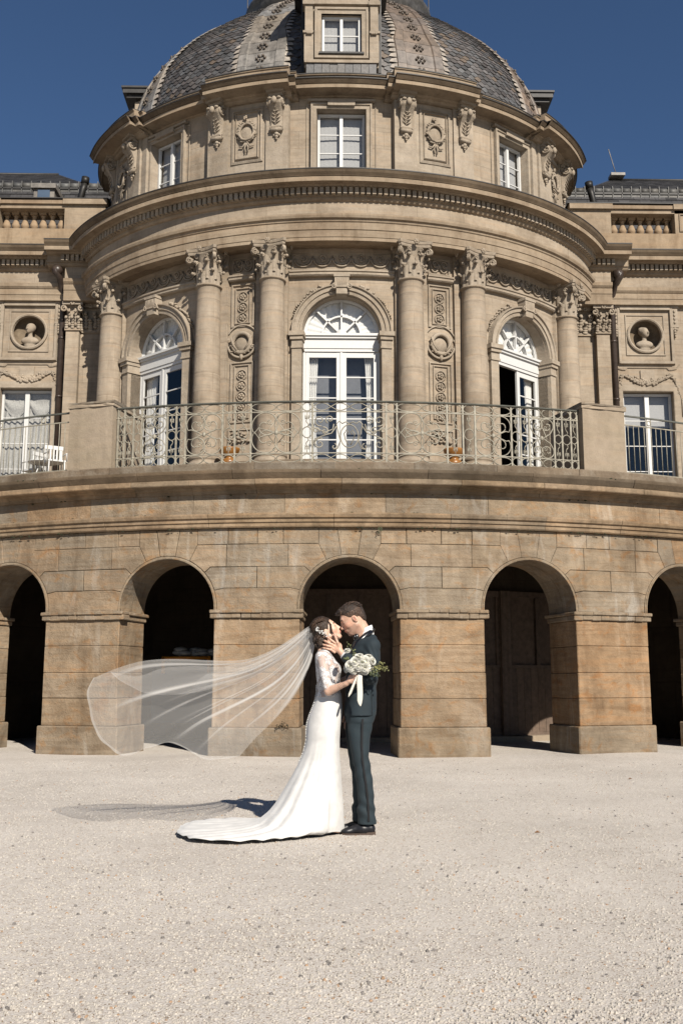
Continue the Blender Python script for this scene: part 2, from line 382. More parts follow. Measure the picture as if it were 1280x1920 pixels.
# loose stones, denser towards the camera where single pebbles read
st = MB(); rs = random.Random(3)
def pebble(mb, x, y, r, tint):
    k = 5; a0 = rs.random()*6; z = gz(x, y)
    ring = [(x+r*rs.uniform(.75, 1.1)*math.cos(a0+2*PI*i/k), y+r*rs.uniform(.6, 1.)*math.sin(a0+2*PI*i/k), z-.001) for i in range(k)]
    h = r*rs.uniform(.5, .95); top = [(x+(p[0]-x)*.6, y+(p[1]-y)*.6, z+h) for p in ring]; top[0] = (top[0][0], top[0][1], z+h*.7)
    mb.add(ring+top, [tuple(range(k, 2*k))]+[(i, (i+1) % k, k+(i+1) % k, k+i) for i in range(k)], None, tint)
for i in range(52000):
    y = 3.2+12.5*rs.random()**1.7; x = rs.uniform(-.37, .37)*y*1.02-.35
    q = rs.random(); v = rs.uniform(.78, 1.03)
    if q < .012: tint = (.42*v, .41*v, .42*v); r = rs.uniform(.007, .014)
    elif q < .03: tint = (.78*v, .56*v, .40*v); r = rs.uniform(.005, .010)
    elif q < .20: tint = (.42*v, .34*v, .27*v); r = rs.uniform(.002, .0045)
    else: tint = (v, v*.985, v*.955); r = rs.uniform(.004, .009)
    pebble(st, x, y, r, tint)
pm = simple_mat('limestone_pebbles', (.60, .56, .515), .9, 0, 60, .12, .2, .2, tint=True)
so = st.build('loose_gravel', pm); so['kind'] = 'stuff'; so['label'] = 'pale loose gravel stones spread over the forecourt'; so['category'] = 'gravel'

# ================================================================ TERRACE ON ITS ARCADE
ter = thing('terrace', 'curved sandstone terrace carried on round arches in front of the palace', 'terrace', (0, TC-TR, 0))
RA, ZS, ZT = .82, 2.385, 3.70
ARCH = [-23.6, -11.8, 0, 11.8, 23.6]; PIER = [-29.5, -17.7, -5.9, 5.9, 17.7, 29.5]
def offs(poly, d):
    n = len(poly); out = []
    ar = sum(poly[i][0]*poly[(i+1) % n][1]-poly[(i+1) % n][0]*poly[i][1] for i in range(n)); sg = 1 if ar > 0 else -1
    for i in range(n):
        a, p, b = poly[i-1], poly[i], poly[(i+1) % n]
        def nr(p, q): L = math.hypot(q[0]-p[0], q[1]-p[1]) or 1; return (-(q[1]-p[1])/L*sg, (q[0]-p[0])/L*sg)
        n1, n2 = nr(a, p), nr(p, b); k = max(.5, 1+n1[0]*n2[0]+n1[1]*n2[1]); out.append((p[0]+(n1[0]+n2[0])/k*d, p[1]+(n1[1]+n2[1])/k*d))
    return out
def block(mb, mp, poly, off=.30, gap=.0035, bev=.008, depth=.03, tint=None):
    tint = tint or rt(.13, .05); gap = rnd.choice((.0015, .003, .004, .006)); j = rnd.uniform(-.004, .004)
    p0 = offs(poly, gap); p1 = offs(poly, gap+bev); n = len(poly)
    V = [mp(s, off+j, z) for s, z in p1]+[mp(s, off+j+bev*.7, z) for s, z in p0]+[mp(s, off+depth, z) for s, z in p0]
    uv = [p for p in p1]+[p for p in p0]*2
    fs = [tuple(range(n))]+[(i, (i+1) % n, n+(i+1) % n, n+i) for i in range(n)]+[(n+i, n+(i+1) % n, 2*n+(i+1) % n, 2*n+i) for i in range(n)]
    mb.add(V, fs, uv, tint)
def Ap(a, r=RA): return (r*math.cos(R_(a)), ZS+r*math.sin(R_(a)))
ab = MB(); TI = (1, 1, 1)
ORANGE = (1.06, .90, .74); PALE = (1.08, 1.03, .98); GREY = (.95, .955, .96)
def tsel():
    q = rnd.random(); t = rt(.055, .02)
    b_ = ORANGE if q < .05 else PALE if q < .38 else GREY if q < .60 else (1, .97, .93)
    return tuple(a*b for a, b in zip(t, b_))
HB = TS(11.8)/2
RG = RA+.045
for ia, ca in enumerate(ARCH):
    c0 = TS(ca); mpp = (lambda s, o, z, c0=c0: T(c0+s, o, z))
    for sg in (1, -1):
        F = lambda pts: [(sg*x, z) for x, z in pts]
        arc = lambda a, b, n=6: [Ap(a+(b-a)*i/n, RG) for i in range(n+1)]
        x1 = RG*math.cos(R_(20))+.12
        block(ab, mpp, F(arc(64, 81, 3)+[(.208, ZT), (.51, ZT), (.51, 3.43)]), tint=tsel())
        block(ab, mpp, F(arc(42, 64, 5)+[(.51, 3.43), (1.012, 3.43), (1.012, 3.055), (.745, 3.055)]), tint=tsel())
        block(ab, mpp, F(arc(19, 42, 5)+[(.745, 3.055), (HB, 3.055), (HB, 2.70), (.98, 2.70)]), tint=tsel())
        if ia > 0 and sg < 0 or ia == 0 and sg < 0:
            pass
        # top course beside the voussoirs
        xm = rnd.uniform(.85, 1.15)
        block(ab, mpp, F([(.51, 3.43), (xm, 3.43), (xm, ZT), (.51, ZT)]), tint=tsel()); block(ab, mpp, F([(xm, 3.43), (HB, 3.43), (HB, ZT), (xm, ZT)]), tint=tsel())
    block(ab, mpp, [Ap(99, RG), Ap(90, RG), Ap(81, RG), (.208, ZT), (-.208, ZT)], tint=tsel())
    # third course middle block, springer course across the pier on the right
    if ia < 4:
        p0 = HB*2
        block(ab, mpp, [(1.012, 3.055), (p0-1.012, 3.055), (p0-1.012, 3.43), (1.012, 3.43)], tint=tsel())
        block(ab, mpp, [Ap(19-19*i/4, RG) for i in range(5)]+[(RG, 2.345), (p0-RG, 2.345)]+[(p0-Ap(19*i/4, RG)[0], Ap(19*i/4, RG)[1]) for i in range(5)]+[(p0-.98, 2.70), (.98, 2.70)], tint=tsel())
    # narrow archivolt fillet
    mould(ab, mpp, [(RA, 2.345)]+arcpts(0, ZS, RA, 0, 180, 26)+[(-RA, 2.345)], [(-.0, .34), (-.0, .285), (-.022, .28), (-.028, .296), (-.042, .298), (-.044, .33)], tint=(1.02, 1, .97))
for sg in (1, -1):    # end bays
    e0 = TS(23.6)+HB
    block(ab, lambda s, o, z: T(sg*s, o, z), [(e0-.9+.25, 2.345), (TS(36), 2.345), (TS(36), 3.70), (e0, 3.70)], tint=tsel())
ab.build('arch_stones', M['arcade'], ter)
mw = MB()
holes = [('a', TS(c), RA+.004, 2.2, ZS) for c in ARCH]
wall(mw, T, TS(-36), TS(36), 2.25, 3.72, .326, holes, .3); wall(mw, T, TS(-36), TS(36), 2.25, 3.9, 1.25, holes, .3)
mw.build('mortar_bed', M['mortar'], ter)
for ca in ARCH:
    iv = MB(); c0 = TS(ca); mpp = (lambda s, o, z, c0=c0: T(c0+s, o, z))
    pth = [(RA, 2.345)]+arcpts(0, ZS, RA, 0, 180, 30)+[(-RA, 2.345)]
    for i in range(len(pth)-1):
        tt = rt(.08) if i % 4 == 0 else tt
        for o0, o1 in ((.30, .74), (.745, 1.25)): reveal(iv, mpp, pth[i:i+2], o0, o1, tt)
    iv.build('intrados', M['arcade'], ter)
def tbox(mb, s0, s1, o0, o1, z0, z1, tint=None, bev=.012, rag=.0):
    """bevelled block in terrace coordinates, straight faces"""
    tint = tint or tsel()
    if rag: o0 += rnd.uniform(-rag, rag); s0 += rnd.uniform(-rag, rag); s1 += rnd.uniform(-rag, rag)
    b = bev; lo = [(s0+b, o0+b), (s1-b, o0+b), (s1-b, o1), (s0+b, o1)]; md = [(s0, o0+b), (s0+b, o0), (s1-b, o0), (s1, o0+b), (s1, o1), (s0, o1)]
    rings = []
    for z, e in ((z0, b*.8), (z0+b, 0), (z1-b, 0), (z1, b*.8)):
        rings.append([(s0+e, o0+b), (s0+b, o0+e), (s1-b, o0+e), (s1-e, o0+b), (s1-e, o1), (s0+e, o1)])
    V = []; uv = []; n = 6
    for (z, r) in zip((z0, z0+b, z1-b, z1), rings):
        for (s, o) in r: V.append(T(s, o, z)); uv.append((s+o, z))
    fs = [(k*n+i, k*n+(i+1) % n, (k+1)*n+(i+1) % n, (k+1)*n+i) for k in range(3) for i in range(n)]+[tuple(range(3*n, 4*n)), tuple(range(n))[::-1]]
    mb.add(V, fs, uv, tint)
for ip, cp in enumerate(PIER):
    hw = HB-RA; c0 = TS(cp); pb = MB()
    if abs(cp) > 25: hw = hw+.5 if True else hw; c0 += (.5 if cp > 0 else -.5)
    og = (1.10, .92, .75) if ip in (4,) else (1.06, .95, .84) if ip in (3, 2) else (1.0, .93, .85)
    zz = [.455, .91, 1.33, 1.775, 2.205]
    for k in range(4):
        t_ = rt(.07, .02); f = (1.0, .97, .99, 1.04)[k]; tbox(pb, c0-hw, c0+hw, .30, 1.25, zz[k]+.002, zz[k+1]-.002, tuple(a*b*f for a, b in zip(t_, og)), rag=.006)
    tbox(pb, c0-hw+.02, c0+hw-.012, .312, 1.24, .4, 2.25, (.62, .56, .5))
    tbox(pb, c0-hw-.05, c0+hw+.05, .25, 1.30, -.05, .455, tuple(a*.97 for a in tsel()), bev=.02)
    po = pb.build('pier', M['arcade'], ter)
    ib = MB()
    tbox(ib, c0-hw-.03, c0+hw+.03, .27, 1.28, 2.205, 2.29, bev=.015, rag=.004); tbox(ib, c0-hw-.065, c0+hw+.065, .235, 1.315, 2.292, 2.347, bev=.012, rag=.004)
    nch = 9; dw_c = 2*(hw+.06)/nch
    for k in range(nch):
        a_ = c0-hw-.06+k*dw_c; tbox(ib, a_+rnd.uniform(0, .02), a_+dw_c+rnd.uniform(0, .03), .264+rnd.uniform(-.006, .003), .5, 2.205+rnd.uniform(-.003, .010), 2.291, (.97, .95, .93), bev=.010)
        if rnd.random() < .8: tbox(ib, a_+rnd.uniform(0, .03), a_+dw_c+rnd.uniform(-.02, .04), .233+rnd.uniform(-.005, .004), .5, 2.296+rnd.uniform(-.005, .005), 2.349, (1, .98, .96), bev=.010)
    ib.build('impost', M['arcade'], po)
S36 = TS(36)
def seg_sweep(mb, mp, s0, s1, prof, seg, jog=.004, gap=.003, tints=tsel, step=.25):
    s = s0
    while s < s1-1e-3:
        e = min(s1, s+seg*rnd.uniform(.8, 1.2)); 
        if s1-e < seg*.4: e = s1
        j = rnd.uniform(-jog, jog); sweep(mb, mp, s+gap, e-gap, [(o+j, z) for o, z in prof], step, True, tints())
        s = e
sb = MB(); seg_sweep(sb, T, -S36, S36, [(.34, 3.70), (.24, 3.70), (.225, 3.72), (.225, 3.775), (.20, 3.785), (.20, 3.84), (.165, 3.855), (.15, 3.90), (.15, 3.925), (.34, 3.945)], 1.75)
sb.build('string_course', M['terr_corn'], ter)
fb = MB(); seg_sweep(fb, T, -S36, S36, [(.33, 3.93), (.28, 3.93), (.28, 4.29), (.33, 4.29)], 1.6, .003, .003)
fb.build('frieze_course', M['arcade'], ter)
cb = MB(); seg_sweep(cb, T, -S36, S36, [(.34, 4.27), (.245, 4.27), (.235, 4.33), (.20, 4.345), (.19, 4.37), (.03, 4.385), (.02, 4.40), (.02, 4.475), (.06, 4.48)], 1.75, .006, .004)
cb.build('cornice', M['terr_corn'], ter)
cb = MB(); seg_sweep(cb, T, -S36, S36, [(.1, 4.478), (.045, 4.482), (.015, 4.53), (-.015, 4.575), (-.02, 4.60), (-.02, 4.625), (.4, 4.64)], 1.75, .006, .004, step=.25)
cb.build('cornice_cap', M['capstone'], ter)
kb = MB(); seg_sweep(kb, T, -S36, S36, [(.36, 4.60), (.03, 4.60), (.02, 4.62), (.022, 4.735), (.04, 4.755), (.55, 4.765), (.56, 4.6)], 1.3, .008, .003)
kb.build('coping', M['coping'], ter)
bk = MB(); sweep(bk, T, -S36, S36, [(.331, 3.69), (.331, 4.6)], .3, False); bk.build('core', M['mortar'], ter)
dk = MB()
def ring_floor(mb, mp, s0, s1, o0, o1, z, step=.5, tint=(1, 1, 1)):
    ss = srange(s0, s1, step); P = [mp(s, o, z) for s in ss for o in (o0, o1)]; mb.add(P, [(2*i, 2*i+1, 2*i+3, 2*i+2) for i in range(len(ss)-1)], None, tint)
ring_floor(dk, T, -S36, S36, .35, 4.6, 4.70); dk.build('deck', M['pedestal'], ter)
ul = MB()   # upper landing in front of the palace walls, with steps
for i, (o, z) in enumerate(((4.6, 5.0), (4.95, 5.29), (5.3, 5.58), (5.65, 5.86))): sweep(ul, T, -S36, S36, [(o, z-.3), (o-.02, z-.04), (o-.04, z), (o+.4, z)], .4, False)
sweep(ul, T, -S36, S36, [(6.0, 5.84), (5.98, 6.1), (5.96, 6.14), (6.4, 6.14)], .4, False)
ul.box(-13, 13, 24.0, 30, 5.9, 6.139)
P_ = [T(TS(d), 6.3, 6.1405) for d in range(-36, 37, 3)]; ul.poly(P_+[(9, 26, 6.1405), (-9, 26, 6.1405)]); ul.build('landing', M['pedestal'], ter)
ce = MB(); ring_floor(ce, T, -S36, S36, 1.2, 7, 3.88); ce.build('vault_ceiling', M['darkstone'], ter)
bw = MB()
sR = lambda d: TS(d)
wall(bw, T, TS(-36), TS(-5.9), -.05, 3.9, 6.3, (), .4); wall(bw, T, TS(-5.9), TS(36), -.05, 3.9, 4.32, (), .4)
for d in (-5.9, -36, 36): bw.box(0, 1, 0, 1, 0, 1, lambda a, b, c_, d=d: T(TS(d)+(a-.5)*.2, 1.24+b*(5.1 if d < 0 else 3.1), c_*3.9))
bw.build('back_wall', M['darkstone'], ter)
# threshold step and plank doors
for d in (0, 11.8, 23.6):
    c0 = TS(d); dd = MB()
    k = TREF/(TR-4.2)
    def bx(a, b, o0, o1, z0, z1, t=None): dd.box(a*k, b*k, o0, o1, z0, z1, lambda s, o, z: T(c0+s, o, z), t or rt(.12, .03))
    for i in range(12): bx(-1.02+i*.17, -1.02+(i+1)*.17-.006, 4.22, 4.26, .16, 1.46)
    bx(-1.02, 1.02, 4.18, 4.25, 1.46, 1.52); bx(-1.02, 1.02, 4.235, 4.27, 1.5, 2.92)
    for x in (-1.02, -.36, .30, .94): bx(x, x+.08, 4.20, 4.245, 1.52, 2.92)
    bx(-1.02, 1.02, 4.18, 4.245, .09, .17); bx(-1.02, 1.02, 4.18, 4.25, 2.92, 3.04); bx(-1.18, -1.02, 4.12, 4.3, 0, 3.04); bx(1.02, 1.18, 4.12, 4.3, 0, 3.04)
    do = dd.build('plank_door', M['plank'], ter)
    hb = MB(); hb.tube([T(c0+.1*k, 4.15, 1.15), T(c0+.1*k, 4.13, 1.2), T(c0+.1*k, 4.15, 1.28)], .012); hb.build('handle', M['iron'], do)
    t2 = MB(); sweep(t2, T, c0-1.9, c0+1.9, [(3.95, -.05), (3.95, .085), (3.97, .10), (4.4, .10)], .3); t2.build('threshold', M['pedestal'], ter)
t3 = MB(); sweep(t3, T, TS(-36), TS(-6), [(3.95, -.05), (3.95, .05), (4.0, .06), (6.4, .06)], .3); t3.build('threshold', M['darkstone'], ter)
# pedestals closing the railing
for sg in (1, -1):
    pd = MB(); mp = lambda s, o, z: T(sg*s, o, z)
    s0, s1 = TS(15.72), TS(18.95)
    def rough(a, b, o0, o1, z0, z1, amp, n=7):
        P = []; zs = [z0, (z0+z1)/2, z1]
        rr = random.Random(5)
        peri = [(a+(b-a)*i/n, o0) for i in range(n)]+[(b, o0+(o1-o0)*i/4) for i in range(4)]+[(b-(b-a)*i/n, o1) for i in range(n)]+[(a, o1-(o1-o0)*i/4) for i in range(4)]
        for (s, o) in peri:
            for z in zs: P.append(mp(s+rr.uniform(-amp, amp), o+rr.uniform(-amp, amp), z+(rr.uniform(-amp, amp) if z != z0 else 0)))
        pd.grid(P, len(peri), 3, None, True, smooth=False)
        pd.poly([P[i*3+2] for i in range(len(peri))])
    rough(s0, s1, .16, 1.3, 4.75, 5.90, .004); rough(s0-.02, s1+.02, .14, 1.32, 5.88, 5.955, .012)
    po = pd.build('pedestal', M['pedestal'], ter)
    pc = MB(); sweep(pc, mp, s0-.02, s1+.02, [(.15, 5.93), (.13, 5.94), (.14, 5.975), (.2, 5.985), (1.28, 5.985), (1.3, 5.93)], .15, True); pc.build('cap', M['coping'], po)

# ---------------------------------------------------------------- wrought-iron balcony railing
rl = thing('balcony_railing', 'scrolled wrought-iron balcony railing between the two stone pedestals', 'railing', T(0, .3, 4.76))
RO = .30; ZB, ZR = 4.785, 5.84
z1_, z2_ = ZB+.17, ZR-.17
hr = MB(); sweep(hr, T, TS(-15.7), TS(15.7), [(RO+.028, ZR), (RO-.028, ZR), (RO-.034, ZR+.012), (RO-.02, ZR+.028), (RO+.02, ZR+.028), (RO+.034, ZR+.012), (RO+.028, ZR)], .25); hr.build('handrail', M['railtop'], rl)
br_ = MB()
for z in (ZB, z1_, z2_): sweep(br_, T, TS(-15.7), TS(15.7), [(RO+.01, z), (RO-.01, z), (RO-.01, z+.016), (RO+.01, z+.016), (RO+.01, z)], .25)
br_.build('rail_bar', M['rail'], rl)
post_deg = [2.4, 3.1, 6.42, 7.48, 8.3, 10.8, 11.45, 12.07, 13.87, 14.45, 15.1, 15.58]
post_deg = [-d for d in post_deg[::-1]]+post_deg
def motif_tube(mb, s0, s1, pts, r=.0085):   # pts in unit cell
    mb.tube([T(s0+(s1-s0)*u, RO, z) for u, z in pts], r, 5)
def oval(mb, s0, s1, za, zb, r=.0095):
    c_ = (s0+s1)/2; rx = (s1-s0)/2-.008; rz = (zb-za)/2-.006
    mb.tube([T(c_+rx*math.cos(2*PI*i/18), RO, (za+zb)/2+rz*math.sin(2*PI*i/18)) for i in range(18)], r, 5, True)
def stube(mb, pts, r=.009): mb.tube([T(s, RO, z) for s, z in pts], r*1.22, 5)
for d in post_deg:
    pb = MB(); s = TS(d); pb.box(s-.014, s+.014, RO-.014, RO+.014, 4.75, ZR+.004, T)
    for z in (z1_+.008, z2_+.008): pb.blob((s, RO, z), (.026, .022, .026), None, 6, 4, mp=T)
    pb.build('post', M['rail'], rl)
for a, b in zip(post_deg, post_deg[1:]):
    s0, s1 = TS(a), TS(b); w_ = s1-s0; cm = (s0+s1)/2; zm = (z1_+z2_)/2+.008; h = (z2_-z1_)/2; pb = MB()
    if w_ < .30:
        oval(pb, s0, s1, z2_+.016, ZR); oval(pb, s0, s1, ZB+.016, z1_)
        rr = min(w_/2-.008, .085); pb.tube([T(cm+rr*math.cos(2*PI*i/16), RO, zm+rr*1.15*math.sin(2*PI*i/16)) for i in range(16)], .0095, 5, True)
        for sg in (1, -1):
            stube(pb, [(cm+.028*math.sin(i/9*2*PI)*(1-i/14), zm+sg*(rr*1.15+i/9*(h-rr*1.15-.12))) for i in range(10)], .0075)
            for q in (-1, 0, 1): pb.blob((cm+q*.028, RO, zm+sg*(h-.085)), (.011, .010, .032), None, 6, 4, mp=T)
            stube(pb, [(cm-.035, zm+sg*(h-.125)), (cm, zm+sg*(h-.105)), (cm+.035, zm+sg*(h-.125))], .007)
            stube(pb, [(cm, zm+sg*(h-.12)), (cm, zm+sg*h)], .006)
    elif w_ < 1.2:
        for q in (0, 1): oval(pb, s0+q*w_/2, s0+(q+1)*w_/2, z2_+.016, ZR); oval(pb, s0+q*w_/2, s0+(q+1)*w_/2, ZB+.016, z1_)
        for sx in (1, -1):
            for sz in (1, -1):
                e = w_/2-.015
                pts = [(cm+sx*e*(1-abs(math.cos(PI*i/12))**.8*0)*math.sin(PI/2*i/12), zm+sz*(h*.46*(i/12)**1.3)) for i in range(10)]
                # big C scroll: from the centre out along the post, curling back
                R0 = e*.56; cx = cm+sx*(e-R0); cz = zm+sz*(h-R0-.01)
                sp = [(cx+sx*R0*math.cos(R_(-35+i*14)), cz+sz*R0*math.sin(R_(-35+i*14))) for i in range(12)]
                cc = spiral(0, 0, R0, 133, .95, 16, .18); sp += [(cx+sx*p[0], cz+sz*p[1]) for p in cc]
                stube(pb, [(cm-sx*.02, zm-sz*.03), (cm+sx*e*.35, zm+sz*h*.10), (cm+sx*e*.72, zm+sz*h*.24)]+sp, .0085)
        pb.blob((cm, RO, zm), (.035, .025, .045), None, 8, 4, mp=T)
        for sx in (1, -1):
            for sz in (1, -1): stube(pb, [(cm+sx*p_[0], zm+sz*p_[1]) for p_ in spiral(w_*.13, h*.52, min(.05, w_*.09), 200, 1.3, 14, .2)], .007)
            stube(pb, [(cm+sx*w_*.06, zm+h*(k/5-1)*1.0) for k in range(0)] or [(cm+sx*w_*.04, zm-h*.5), (cm+sx*w_*.20, zm), (cm+sx*w_*.04, zm+h*.5)], .0065)
        pb.tube([T(cm+.0*w_, RO, zm+h*.55+.05*math.sin(2*PI*i/12)) for i in range(2)], .006)
        for sz in (1, -1): stube(pb, [(cm-.05, zm+sz*h*.82), (cm, zm+sz*h*.97), (cm+.05, zm+sz*h*.82), (cm, zm+sz*h*.62), (cm-.05, zm+sz*h*.82)], .007)
    else:   # centre panel with the crowned oval
        for q in range(2):
            for (za, zb) in ((z2_+.016, ZR), (ZB+.016, z1_)):
                stube(pb, [(s0+(q*.5+.5*i/16)*w_, (za+zb)/2+(zb-za)*.42*math.sin(2*PI*i/16)*(1 if 1 else 0)) for i in range(17)], .0075)
                stube(pb, [(s0+(q*.5+.5*i/16)*w_, (za+zb)/2-(zb-za)*.42*math.sin(2*PI*i/16)) for i in range(17)], .0075)
        pb.tube([T(cm+.15*math.cos(2*PI*i/24), RO, zm-.07+.20*math.sin(2*PI*i/24)) for i in range(24)], .010, 5, True)
        for sx in (1, -1):
            stube(pb, [(cm+sx*x, zm+z) for x, z in ((.02, -.22), (.07, -.12), (.09, -.03), (.05, .04), (.02, 0), (.05, -.04))], .008)
            stube(pb, [(cm+sx*x, zm+z) for x, z in ((.0, .14), (.06, .18), (.12, .15), (.17, .19), (.22, .14), (.19, 0), (.15, -.15), (.2, -.28), (.27, -.30))], .0085)
            for (x, z, r, a0, tn) in ((.50, .20, .10, 250, 1.3), (.33, .22, .075, 300, 1.3), (.50, -.20, .10, 120, -1.3), (.42, .02, .07, 60, 1.2), (.26, -.25, .055, 100, 1.), (.56, .03, .06, 200, -1.2)):
                stube(pb, [(cm+sx*p[0], zm+p[1]) for p in spiral(x, z, r, a0, tn, 20, .15)], .009)
            stube(pb, [(cm+sx*x, zm+z) for x, z in ((.22, .10), (.30, -.02), (.44, -.06), (.58, -.12), (.61, -.22))], .009)
            stube(pb, [(cm+sx*x, zm+z) for x, z in ((.26, .14), (.28, .05), (.40, .0), (.60, .08), (.63, .22), (.60, .30))], .009)
    pb.build('railing_panel', M['rail'], rl)
# plain bar railings beyond the pedestals
for sg, nm in ((-1, 'plain iron bar railing left of the left pedestal'), (1, 'plain iron bar railing right of the right pedestal')):
    rp = thing('bar_railing', nm, 'railing', T(sg*TS(22), .3, 4.76), group=None)
    mp = lambda s, o, z: T(sg*s, o, z); a, b = TS(18.95), TS(35)
    h1 = MB(); sweep(h1, mp, a, b, [(RO+.02, ZR), (RO-.02, ZR), (RO-.02, ZR+.025), (RO+.02, ZR+.025), (RO+.02, ZR)], .25); h1.build('handrail', M['railtop'], rp)
    h2 = MB()
    for z in (ZB+.03, ZR-.16): sweep(h2, mp, a, b, [(RO+.01, z), (RO-.01, z), (RO-.01, z+.018), (RO+.01, z+.018), (RO+.01, z)], .25)
    h2.build('rail_bar', M['rail'], rp)
    s = a+.06; i = 0
    while s < b:
        q = MB()
        if i % 8 == 5:
            for dx in (-.045, .045): q.tube([mp(s+dx, RO, 4.75), mp(s+dx, RO, ZR)], .008, 5)
            for z in (ZR-.075, ZB-.01): q.tube([mp(s+.04*math.cos(2*PI*k/12), RO, z+.045*math.sin(2*PI*k/12)) for k in range(12)], .0095, 5, True)
            q.build('post', M['rail'], rp); s += .15
        else:
            q.tube([mp(s, RO, ZB+.03), mp(s, RO, ZR-.15)], .0075, 5); q.build('bar', M['rail'], rp); s += .115
        i += 1

ms = MB(); rm_ = random.Random(77)
for k in range(420):
    s = rm_.uniform(-S36*.8, S36*.8); q = rm_.random(); z, o = (3.695, .235) if q < .5 else (4.625, -.01) if q < .72 else (3.95, .27) if q < .9 else (4.27, .25)
    if math.sin(s*1.9)+math.sin(s*4.7+1) < rm_.uniform(-1, 1.6): continue
    r = rm_.uniform(.006, .018); ms.blob(T(s, o, z-rm_.uniform(0, .02)), (r*1.6, r*.7, r*.8), None, 5, 3, tint=(rm_.uniform(.4, 1),)*3)
ms.build('moss', simple_mat('dark_moss', (.035, .042, .015), .95, tint=True), ter)
# ================================================================ PALACE
pal = thing('palace', 'sandstone palace with a slate-domed oval pavilion and lower wings', 'palace', (0, EB and EC-EB, 6.14))
W0 = 1.10                                       # offset of the pavilion wall plane
SD = S_of(41.8)                                  # side door bay centre
DR = .965; ZSP = 9.50
SW = S_of(66.5)
DOORS = (-SD, 0, SD)
pw = MB(); wall(pw, E, -SW, SW, 6.1, 11.7, W0, [('a', c, DR, 6.14, ZSP) for c in DOORS], .3)
pw.build('pavilion_wall', M['ashlar'], pal)
pl = MB()
for a, b in ((10.5, 17.0), (23.0, 29.8), (53.5, 60.5)):
    for sg in (1, -1): sweep(pl, E, sg*S_of(a), sg*S_of(b), [(W0+.02, 6.1), (W0-.10, 6.1), (W0-.10, 11.66), (W0+.02, 11.66)], .2)
pl.build('pilaster_strips', M['ashlar'], pal)
for c0 in DOORS:
    rv = MB()
    pth = [(c0+DR, 6.14), (c0+DR, ZSP)]+arcpts(c0, ZSP, DR, 0, 180, 28)[1:-1]+[(c0-DR, ZSP), (c0-DR, 6.14)]
    reveal(rv, E, pth, W0, W0+.42)
    rv.build('door_reveal', M['carved'], pal)
for c0 in DOORS:
    ar = MB()
    mould(ar, E, arcpts(c0, ZSP+.02, DR, 0, 180, 30), [(0, W0+.01), (0, W0-.09), (-.05, W0-.10), (-.055, W0-.07), (-.10, W0-.075), (-.105, W0-.11), (-.20, W0-.115), (-.21, W0-.16), (-.235, W0-.165), (-.25, W0+.01)])
    for sg in (1, -1):
        f = lambda s, o, z, c0=c0, sg=sg: E(c0+sg*s, o, z)
        for (a, b, o, z0, z1) in ((DR-.0, DR+.235, W0-.10, 6.3, 9.12), (DR-.03, DR+.25, W0-.13, 9.12, 9.17), (DR-.015, DR+.24, W0-.115, 9.17, 9.33), (DR-.04, DR+.27, W0-.16, 9.33, 9.42), (DR-.07, DR+.30, W0-.20, 9.42, 9.53), (DR-.01, DR+.26, W0-.12, 6.1, 6.3)):
            ar.box(a, b, o, W0+.40 if a < DR+.001 else W0+.01, z0, z1, f)
    ar.build('archivolt', M['carved'], pal)
for c0 in DOORS:          # keystone with fluting and flanking leaves
    kb = MB()
    for (hw, o, z0, z1) in ((.19, .27, 10.86, 10.93), (.17, .25, 10.60, 10.86), (.13, .22, 10.44, 10.60)):
        kb.box(c0-hw, c0+hw, W0-o, W0, z0, z1, E)
    for i in range(5): kb.tube([E(c0-.10+i*.05, W0-.255, 10.83), E(c0-.09+i*.045, W0-.24, 10.64)], .012, 5)
    for sg in (1, -1): kb.tube([E(c0+sg*p[0], W0-.24, p[1]) for p in spiral(.17, 10.62, .07, 90, -1.2, 16, .2)], .022, 5)
    kb.build('keystone', M['carved'], pal)
    rr = random.Random(11)
    for sg in (1, -1):
        lb = MB(); rtube(lb, E, [(c0+sg*(DR+.29)*math.cos(R_(68-2.6*i)), ZSP+.02+(DR+.29)*math.sin(R_(68-2.6*i))) for i in range(20)], .012, W0-.01)
        for i in range(20):
            a = 68-2.6*i; r = DR+.30+rr.uniform(-.03, .05)*(1-i/30)
            p = E(c0+sg*r*math.cos(R_(a)), W0-.03, ZSP+.02+r*math.sin(R_(a))); q = .055*(1-i/34)
            lb.blob(p, (q, .05, q*rr.uniform(.5, 1)), Matrix.Rotation(Enorm(c0), 3, 'Z') @ Matrix.Rotation(sg*rr.uniform(-.8, .8), 3, 'Y'), 6, 4)
        lb.build('leaf_garland', M['carved'], pal)
